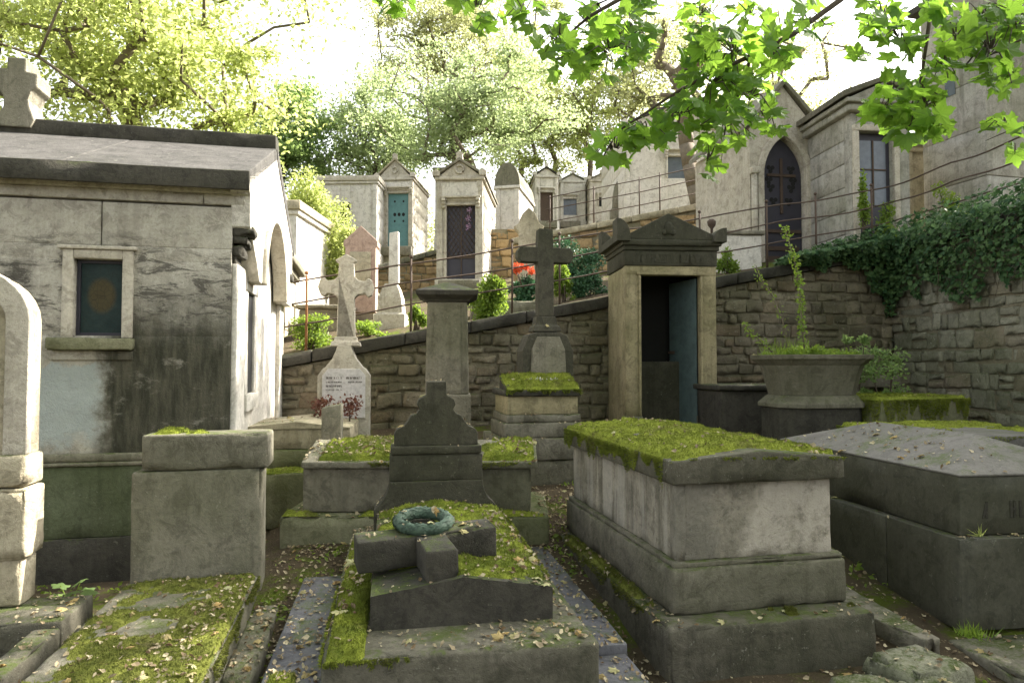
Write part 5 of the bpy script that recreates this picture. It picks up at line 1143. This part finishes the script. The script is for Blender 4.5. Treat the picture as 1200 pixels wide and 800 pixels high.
# violet flowers in grille door
p = W(549, 256, 16.9); t = thing('violet_bouquet', 'violet flowers tied to the lattice-grille door', 'flowers', (p.x, p.y + .02, p.z)); leaf_cloud('petals', 'violet', t, [(0, 0, 0), (.02, 0, .2), (0, 0, -.2)], [(.07, .03, .1)] * 3, 110, .045)
# planter plants
t = thing('planter_weeds', 'low bright weeds and grass filling the octagonal planter', 'weeds', PL, PLf.yaw)
cs = [(random.uniform(-.44, .44), random.uniform(-.28, .28), random.uniform(.0, .07)) for _ in range(34)]
leaf_cloud('leaves', 'weed', t, cs, [.07] * 34, 4200, .03)
k = 500; pos = np.c_[RNG.uniform(-.44, .4, k), RNG.uniform(-.3, .3, k), np.zeros(k)]; L_ = np.where(pos[:, 0] < -.2, .22, .1)
scatter('grass_blades', BLADE_V * np.array([1, 1, 1]), BLADE_F, pos, rots(k, tilt=np.abs(RNG.normal(.3, .25, k))), np.stack([np.full(k, .022), np.full(k, .03), L_ * RNG.uniform(.5, 1.2, k)], 1), M['weed'], t)
def stalk(name, label, px0, py0, Y, pts, leafn, size, mat='weed'):
    p = W(px0, py0, Y); t = thing(name, label, 'weed', p); m_ = MB(); P = [Vector((0, 0, 0))]
    for (a, b) in pts: q = W(a, b, Y); P.append(q - p + Vector((0, random.uniform(-.05, .05), 0)))
    m_.tube(P, [.008 - .005 * i / len(P) for i in range(len(P))], 5); m_.build('stem', M['palebark'], t)
    cs = []; 
    for i in range(len(P) - 1):
        for f in np.linspace(0, 1, 5): cs.append(tuple(P[i].lerp(P[i + 1], f)))
    leaf_cloud('leaves', mat, t, cs, [.05] * len(cs), leafn, size)
stalk('tall_weed', 'tall thin weed stalk standing up out of the planter against the wall', 943, 412, 6.9, [(941, 385), (938, 360), (936, 330), (928, 300), (921, 268)], 420, .038)
stalk('tall_weed', 'leaning thin weed stalk left of the tallest one in the planter', 925, 412, 6.9, [(918, 375), (905, 345), (893, 325), (884, 312)], 90, .03)
stalk('tall_weed', 'short bent weed at the left rim of the planter', 905, 412, 6.9, [(893, 400), (880, 388), (872, 380)], 120, .03)
shrub(1035, 412, 7.6, .42, .28, 2200, .045, 'green', 'trailing green creeper between the planter and the rough wall', name='creeper', cat='creeper', cnt=12)
shrub(1000, 395, 7.6, .2, .16, 700, .045, 'green', 'small leafy tuft above the right rim of the planter', name='creeper', cat='creeper', cnt=6)
# broad leaf seedling at (80,683)
p = W(82, 700, 4.35); t = thing('seedling', 'young green broad-leaved seedling by the foot of the arched headstone', 'plant', (p.x, p.y, .04)); m_ = MB(); tops = []
for i in range(5):
    a = i * 1.3; q = (.10 * math.cos(a), .07 * math.sin(a), random.uniform(.13, .2)); tops.append(q); m_.tube([(0, 0, -.03), (q[0] * .4, q[1] * .4, .1), q], .004, 4)
m_.build('stems', M['weed'], t); scatter('leaves', MAPLE_V, MAPLE_F, np.array(tops), rots(5, tilt=np.full(5, .35)), np.full(5, .075), M['green'], t, True)
for (px, py, Y, lab) in ((1140, 745, 3.6, 'grass tuft growing at the corner of the granite tomb base'), (1148, 628, 3.95, 'tiny yellow sprig stuck in the joint of the granite tomb')):
    p = W(px, py, Y); t = thing('grass_tuft', lab, 'grass', p); k = 90 if Y < 3.8 else 14
    scatter('blades', BLADE_V, BLADE_F, np.c_[RNG.normal(0, .03 if k > 20 else .004, (k, 2)), np.zeros(k)], rots(k, tilt=np.abs(RNG.normal(.7, .4, k))), np.stack([np.full(k, .03), np.full(k, .03), RNG.uniform(.04, .09, k)], 1), M['weed' if k > 20 else 'yellow'], t)
# ground cover
pos = []
for (x0, x1, y0, y1, c_) in ((-1.7, -1.0, 3.0, 5.5, 900), (.1, .9, 4.2, 8, 1500), (-3.4, -2.4, 3.8, 5, 300), (1.6, 2.6, 3.2, 5, 400)):
    x = RNG.uniform(x0, x1, c_); y = RNG.uniform(y0, y1, c_); m_ = fbm(np.c_[x * 3, y * 3, x * 0], 77, 3) > .5; pos.append(np.c_[x[m_], y[m_], ground_h(x[m_], y[m_])])
pos = np.concatenate(pos); k = len(pos)
ob = scatter('ground_weeds', LEAF_V, LEAF_F, pos + [0, 0, .01], rots(k, tilt=np.abs(RNG.normal(.8, .4, k))), RNG.uniform(.02, .05, k), M['weed']); tag(ob, 'small weeds and moss sprigs on the earth between tombs', 'ground cover', kind='stuff')

# ---- ivy on the right wall
t = thing('ivy', 'dense dark ivy spilling over the top of the right wall', 'ivy', (5.9, 8.5, 3.3))
pos, nrm = [], []
for _ in range(10500):
    s = random.random()
    if s < .34:
        x = random.uniform(3.9, 5.75); f = (x - 3.9) / 1.85; y = wall_y(x) - .12; zt_ = wall_top(x); hang = (.1 + .95 * f ** 1.8) * (.4 + 1.0 * float(vnoise(np.array([[x * 6, 0, 0]]), 8)[0])); nn = (.2, -1, .5)
    else:
        y = 3.5 + 6.8 * random.random() ** .6; x = wall_x(y) - .10; zt_ = 3.42; f = (10.3 - y) / 3; hang = max(.35, .95 - .22 * f); nn = (-1, -.1, .5)
        hang *= .35 + .8 * float(vnoise(np.array([[y * 1.6, 0, 0]]), 5)[0]) + .55 * float(vnoise(np.array([[y * 7, 0, 0]]), 6)[0])
    u_ = random.random()
    if u_ < .30:  # on top
        pos.append((x + random.uniform(-.05, .5) * (1 if s > .34 else 0), y + (random.uniform(0, .35) if s < .34 else 0), zt_ + random.uniform(-.03, .28) * (.4 + .9 * min(1, f if s < .34 else 1)))); nrm.append((nn[0] * .3, nn[1] * .3, 1))
    else:
        dz = random.random() ** 1.2 * hang; o_ = random.uniform(0, .3) * (1 - dz / (hang + .01)) + random.uniform(0, .04)
        pos.append((x + nn[0] * o_, y + nn[1] * o_, zt_ + .1 - dz)); nrm.append(nn)
pos = np.array(pos); nrm = np.array(nrm) + RNG.normal(0, .6, (len(pos), 3))
pos -= np.array([5.9, 8.5, 3.3]); k = len(pos)
IV = np.array([(0, -.5, 0), (.35, -.35, .05), (.5, .05, .0), (.2, .15, .08), (0, .6, -.05), (-.2, .15, .08), (-.5, .05, 0), (-.35, -.35, .05), (0, 0, .05)]); IF = np.array([(8, i, (i + 1) % 8) for i in range(8)])
scatter('leaves', IV, IF, pos, frames_from(nrm, RNG.uniform(0, 6.28, k)), RNG.uniform(.04, .085, k), M['ivy'], t)
m_ = MB()
for i in range(26):
    y = random.uniform(5, 10); x = wall_x(y) - .04; z = 3.4; P = [Vector((x + .15, y, z + .1)), Vector((x - .1, y, z - .05))]
    for j in range(5): P.append(P[-1] + Vector((random.uniform(-.03, .03), random.uniform(-.12, .12), -random.uniform(.1, .24))))
    m_.tube([q - Vector((5.9, 8.5, 3.3)) for q in P], [.012, .011, .009, .007, .006, .004, .002], 4)
m_.build('stems', M['bark'], t)

# ================================================================== TREES
def visible(p, mx=.80, mz=.56): return (abs(p[0]) < mx * p[1]) & (p[2] < H + mz * p[1]) & (p[1] > .3)
def tree(name, label, base, crown, rad, K, leaves, lsize, leafmat, barkmat='bark', seed=0, trunk_r=.2, spread=.55, hollow=.3, reject=None, fork=.35, lean=(0, 0), cat='tree', tmpl=(LEAF_V, LEAF_F), extra_pts=(), group=None):
    rs = np.random.default_rng(seed); base = np.array(base, float); crown = np.array(crown, float); rad = np.array(rad, float)
    t = thing(name, label, cat, base, 0, group)
    C = []
    while len(C) < K:
        d = rs.normal(0, 1, 3); d /= np.linalg.norm(d); r = (hollow + (1 - hollow) * rs.random()) ; p = crown + d * rad * r
        if fbm(np.array([p * .9 / max(rad.mean() / 3, .6)]), seed + 3, 2)[0] < .40: continue
        if reject is not None and reject(p): continue
        C.append(p)
    C = C + [np.array(q, float) for q in extra_pts]
    top = crown - np.array([0, 0, rad[2] * (1 - fork)])
    nodes = [base]; par = [-1]
    for i in range(1, 9):
        f = i / 8; nodes.append(base * (1 - f) + top * f + np.array([math.sin(f * 5 + seed) * .06, math.cos(f * 4 + seed) * .06, 0]) * np.linalg.norm(top - base) * .35); par.append(i - 1)
    C.sort(key=lambda p: np.linalg.norm(p - top)); leafn = []
    for p in C:
        N_ = np.array(nodes[3:]); d = np.linalg.norm(N_ - p, axis=1) + np.maximum(0, N_[:, 2] - p[2]) * 1.2
        j = int(np.argmin(d)) + 3; a = nodes[j]; L = np.linalg.norm(p - a); m = max(1, int(L / (rad.mean() * .22)))
        prev = j
        for i in range(1, m + 1):
            f = i / m; q = a * (1 - f) + p * f + rs.normal(0, .04 * L, 3) * (f < 1) + np.array([0, 0, .12 * L * math.sin(math.pi * f)])
            nodes.append(q); par.append(prev); prev = len(nodes) - 1
        leafn.append(prev)
    cnt = np.zeros(len(nodes)); cnt[leafn] = 1
    for i in range(len(nodes) - 1, 0, -1):
        cnt[par[i]] += cnt[i]
    r_ = trunk_r * (np.maximum(cnt, .4) / cnt[0]) ** .48
    mbk, mbt = MB(), MB()
    for i in range(1, len(nodes)):
        a, b = nodes[par[i]], nodes[i]; ra = min(r_[par[i]], r_[i] * 1.35); 
        if i < 9: mbt.tube([a - base, b - base], [r_[par[i]] * (1.25 if i == 1 else 1), r_[i]], 8)
        else: mbk.tube([a - base, b - base], [ra, r_[i]], 5)
    mbt.build('trunk', M[barkmat], t); mbk.build('branches', M[barkmat], t)
    cc = np.array(C); k = rs.integers(0, len(cc), leaves); d = rs.normal(0, 1, (leaves, 3)) * spread * np.array([1, 1, .6])
    w_ = rs.uniform(.35, 1.3, len(cc))
    p = cc[k] + d * w_[k][:, None]
    if reject is not None:
        p = p[[not reject(q) for q in p]]
    n_ = len(p)
    scatter('crown', tmpl[0], tmpl[1], p - base, rots(n_, tilt=np.abs(rs.normal(.9, .6, n_))), rs.uniform(.6, 1.3, n_) * lsize, M[leafmat], t)
    return t
def gh(x, y): return float(ground_h(x, y))
tree('broadleaf_tree', 'big yellow-green tree with crooked limbs behind the large grey mausoleum', (-8.6, 14, gh(-8.6, 14)), (-8.2, 14, 8.2), (4.3, 3, 3.2), 150, 32000, .12, 'yellow', 'palebark', 11, .22, .42, .25)
tree('broadleaf_tree', 'green bushy tree second from left, far behind on the hill', (-10.6, 30, gh(-10.6, 30)), (-10.2, 30, 11.6), (2.6, 2.2, 2.8), 60, 13000, .18, 'green', seed=12, trunk_r=.2)
tree('broadleaf_tree', 'green round tree left of the large central tree', (-6.4, 31, gh(-6.4, 31)), (-6.3, 31, 12.0), (2.8, 2.4, 3.1), 60, 14000, .17, 'bluegreen', seed=13, trunk_r=.2)
tree('broadleaf_tree', 'large spreading blue-green tree in the centre behind the hillside tombs', (-1.1, 27, gh(-1.1, 27)), (-1.6, 27, 12.0), (4.4, 3, 2.9), 140, 23000, .14, 'bluegreen', 'palebark', 14, .2, .42, .2, fork=.1)
tree('broadleaf_tree', 'tall pale thin-leaved tree rising above the central blue-green tree', (-2.6, 37, gh(-2.6, 37)), (-3.2, 37, 19.5), (6.5, 4, 5.2), 170, 26000, .16, 'palegreen', 'palebark', 15, .22, .5, .2)
for i, (px, Y, cz_, rx, rz_, lab) in enumerate(((612, 33, 13.5, 1.9, 4.2, 'slim yellow-green tree first of four right of the central tree'), (650, 35, 14.5, 2.2, 4.6, 'slim yellow-green tree above the far triangular pediment'), (690, 34, 14.5, 2.1, 4.8, 'slim yellow-green tree above the tiny-window mausoleum'), (735, 36, 15.5, 2.4, 5, 'slim yellow-green tree rising left of the white chapel'))):
    x = xcol(px, Y, 10); tree('slim_tree', lab, (x, Y, gh(x, Y)), (x, Y, cz_), (rx, rx, rz_), 60, 9000, .15, 'palegreen' if i % 2 else 'yellow', 'palebark', 20 + i, .14, .45, .2, fork=.5, group='slim trees on the hill')
tree('broadleaf_tree', 'pale sunlit tree behind the overhanging maple leaves', (8.5, 34, gh(8.5, 34)), (8.2, 34, 17), (5.5, 4, 5), 100, 10000, .18, 'palegreen', 'palebark', 31, .28, .55, .2)
tree('broadleaf_tree', 'pale tree between the gothic mausoleum roof and the tower', (15, 36, gh(15, 36)), (14.5, 36, 15.5), (4.5, 4, 5), 80, 8000, .18, 'palegreen', 'palebark', 32, .28, .55, .2)
tree('leaning_tree', 'bare leaning pale trunk in front of the white chapel', (xcol(822, 19.5, 5), 19.5, gh(5.4, 19.5)), (xcol(800, 19.5, 9), 19.5, 10.5), (1.2, 1, 1.2), 14, 700, .13, 'palegreen', 'palebark', 33, .22, .4, .2)
# distant wood behind everything
k = 34; cs, rs_ = [], []
for i in range(k): x = -34 + i * 2.3 + random.uniform(-1, 1); cs.append((x, 52 + random.uniform(-4, 4), 10.2 + random.uniform(-1, 2.2))); rs_.append((2.6, 2.2, 2.6))
ob = leaf_cloud('distant_wood', 'palegreen', None, cs, rs_, 30000, .30); tag(ob, 'pale wood on the crest of the hill behind everything', 'wood', kind='stuff')

# shade trees out of frame, right and overhead: they stand where the sun comes from
rej = lambda p: bool(visible(p)) or (p[0] < 7.6) or (p[1] < 5.6)
tree('shade_tree', 'large dense tree beyond the right edge that shades the tombs', (12.5, 8.0, 3.5), (12.2, 10.0, 11.0), (5.4, 5.5, 4.0), 200, 38000, .17, 'green', 'bark', 41, .42, .6, .1, reject=rej)
rej2 = lambda p: bool(visible(p, .85, .6)) or (p[0] > 1 and p[1] < -6)
tree('shade_tree', 'large tree behind the viewer whose crown hangs over the tombs', (-3.5, -4.5, 0), (.5, -1.5, 8.5), (6.5, 5.5, 3.0), 170, 26000, .17, 'green', 'bark', 42, .35, .6, .1, reject=rej2)

# ---- foreground maple boughs
t = thing('maple_tree', 'maple whose leafy boughs hang into the top right of the photo', 'tree', (6.9, 2.2, 3.4))
base = Vector((6.9, 2.2, 3.4)); mbk = MB(); LP = []; LS = []; stems = mbk
mbt = MB(); mbt.tube([(0, 0, -.4), (-.1, .1, 1.5), (-.3, .1, 3.2), (-.6, .2, 4.8)], [.2, .17, .14, .08], 8); mbt.build('trunk', M['bark'], t)
def bough(pts, r0, start=None):
    P = [W(a, b, Y) for a, b, Y in pts]
    if start: P = [Vector(start)] + P
    mbk.tube([p - base for p in P], [r0 * (1 - .85 * i / (len(P) - 1)) for i in range(len(P))], 6); return P
def sprig(px, py, Y, rx, ry, n, lo=.042, hi=.072):
    n = int(n * 1.55)
    c = W(px, py, Y)
    for i in range(n):
        a = random.uniform(0, 6.28); r = math.sqrt(random.random())
        q = W(px + rx * r * math.cos(a), py + ry * r * math.sin(a), Y + random.uniform(-.25, .25)); LP.append(tuple(q)); LS.append(random.uniform(lo, hi))
        if random.random() < .5: m = q.lerp(c, .5) + Vector((0, 0, .03)); stems.tube([q - base, m - base, c.lerp(q, .15) - base], [.0018, .0025, .003], 4)
B1 = bough([(1060, -60, 3.0), (985, 0, 2.9), (930, 40, 2.9), (880, 66, 2.85), (835, 85, 2.8), (790, 110, 2.8), (730, 150, 2.8), (700, 178, 2.8)], .016, (6.4, 2.3, 7.2))
B2 = bough([(1096, -40, 2.7), (1090, 20, 2.7), (1080, 90, 2.7), (1062, 140, 2.7)], .014, (6.3, 2.3, 6.8))
B3 = bough([(840, -60, 3.0), (760, -20, 2.9), (690, 20, 2.9), (655, 50, 2.9)], .02, tuple(B1[1]))
B4 = bough([(560, -40, 3.1), (480, -10, 3.1)], .012, tuple(B3[1]))
B5 = bough([(1290, 0, 2.6), (1210, 40, 2.6), (1150, 70, 2.6)], .014, (6.4, 2.3, 6.4))
B6 = bough([(1240, 130, 2.6), (1190, 150, 2.6), (1155, 165, 2.6)], .007, tuple(B5[1]))
B7 = bough([(700, 5, 2.9), (735, 50, 2.9), (725, 70, 2.9)], .008, tuple(B3[2]))
B8 = bough([(870, 100, 2.85), (850, 150, 2.8), (845, 190, 2.8)], .008, tuple(B1[4]))
for s in ((462, 4, 3.1, 22, 14, 9), (560, 8, 3.0, 24, 20, 8), (570, 30, 3.0, 14, 12, 4), (615, 12, 2.95, 26, 22, 11), (655, 45, 2.9, 26, 26, 14), (690, 25, 2.9, 30, 26, 14), (715, 60, 2.85, 32, 30, 20), (672, 75, 2.9, 24, 18, 9), (740, 40, 2.85, 30, 34, 18), (755, 5, 2.9, 26, 14, 9),
          (830, 50, 2.85, 34, 30, 20), (860, 60, 2.8, 34, 34, 26), (835, 95, 2.8, 40, 34, 30), (880, 110, 2.8, 34, 30, 22), (905, 65, 2.9, 24, 30, 12), (800, 130, 2.8, 34, 26, 20), (850, 145, 2.75, 34, 24, 18), (760, 155, 2.8, 34, 20, 18), (720, 175, 2.8, 26, 16, 12), (830, 185, 2.75, 20, 20, 9), (900, 140, 2.8, 26, 16, 8),
          (945, 20, 2.9, 26, 30, 12), (1035, 15, 2.75, 30, 24, 15), (1055, 45, 2.75, 28, 26, 14), (1010, 60, 2.8, 14, 12, 4), (1045, 110, 2.7, 30, 24, 18), (1085, 120, 2.7, 26, 26, 18), (1030, 130, 2.7, 22, 14, 8), (1065, 150, 2.7, 30, 18, 14), (1100, 145, 2.7, 22, 16, 8), (1120, 40, 2.7, 24, 24, 12),
          (1160, 60, 2.6, 34, 34, 26), (1190, 30, 2.6, 24, 34, 20), (1150, 15, 2.6, 34, 16, 12), (1180, 90, 2.6, 24, 18, 10), (1175, 150, 2.6, 26, 12, 6), (1190, 175, 2.6, 14, 8, 3), (1105, 75, 2.7, 22, 18, 9), (1090, 5, 2.7, 22, 14, 8), (820, 15, 2.9, 30, 18, 8), (880, 15, 2.9, 30, 18, 9)): sprig(*s)
# leaves outside the frame so that the boughs continue
for i in range(260):
    a = random.random(); q = Vector((1.0, 3, 4.6)).lerp(Vector((6.2, 2.2, 6.9)), a) + Vector((random.gauss(0, .5), random.gauss(0, .4), random.gauss(0, .4)))
    if not visible(q, .8, .6): LP.append(tuple(q)); LS.append(random.uniform(.06, .09))
mbk.build('boughs', M['bark'], t)
LP = np.array(LP); k = len(LP); nr = RNG.normal(0, .6, (k, 3)) + np.array([.1, -.55, .7])
scatter('leaves', MAPLE_V, MAPLE_F, LP - np.array(base), frames_from(nr, RNG.uniform(0, 6.28, k)), np.array(LS), M['maple'], t, False)

# ================================================================== LIGHT
SUN_EL, SUN_AZ = 41.0, 25.0      # azimuth measured from +x towards +y
w = bpy.data.worlds.new('World'); scene.world = w; w.use_nodes = True; nt = w.node_tree
bg = nt.nodes['Background']; sky = nt.nodes.new('ShaderNodeTexSky'); sky.sky_type = 'NISHITA'; sky.sun_disc = False
sky.sun_elevation = R(SUN_EL); sky.sun_rotation = R(90 - SUN_AZ); sky.air_density = 1.2; sky.dust_density = 4.0; sky.ozone_density = 1.0
mxs = nt.nodes.new('ShaderNodeMix'); mxs.data_type = 'RGBA'; bw = nt.nodes.new('ShaderNodeRGBToBW'); wm = nt.nodes.new('ShaderNodeMix'); wm.data_type = 'RGBA'; wm.blend_type = 'MULTIPLY'; wm.inputs[0].default_value = 1; wm.inputs[7].default_value = (1.02, 1.0, .965, 1)
nt.links.new(sky.outputs[0], bw.inputs[0]); nt.links.new(bw.outputs[0], wm.inputs[6]); mxs.inputs[0].default_value = .8     # bright hazy sky, almost white
nt.links.new(sky.outputs[0], mxs.inputs[6]); nt.links.new(wm.outputs[2], mxs.inputs[7]); nt.links.new(mxs.outputs[2], bg.inputs[0]); bg.inputs[1].default_value = .15
sd = bpy.data.lights.new('sun', 'SUN'); so = bpy.data.objects.new('sun', sd); COL.objects.link(so)
sd.energy = 4.5; sd.angle = R(.5); sd.color = (1, .93, .82)
d = Vector((math.cos(R(SUN_AZ)) * math.cos(R(SUN_EL)), math.sin(R(SUN_AZ)) * math.cos(R(SUN_EL)), math.sin(R(SUN_EL))))
so.rotation_euler = d.to_track_quat('Z', 'Y').to_euler()
scene.view_settings.view_transform = 'Standard'; scene.view_settings.look = 'None'; scene.view_settings.gamma = 1
scene.view_settings.exposure = 2.3
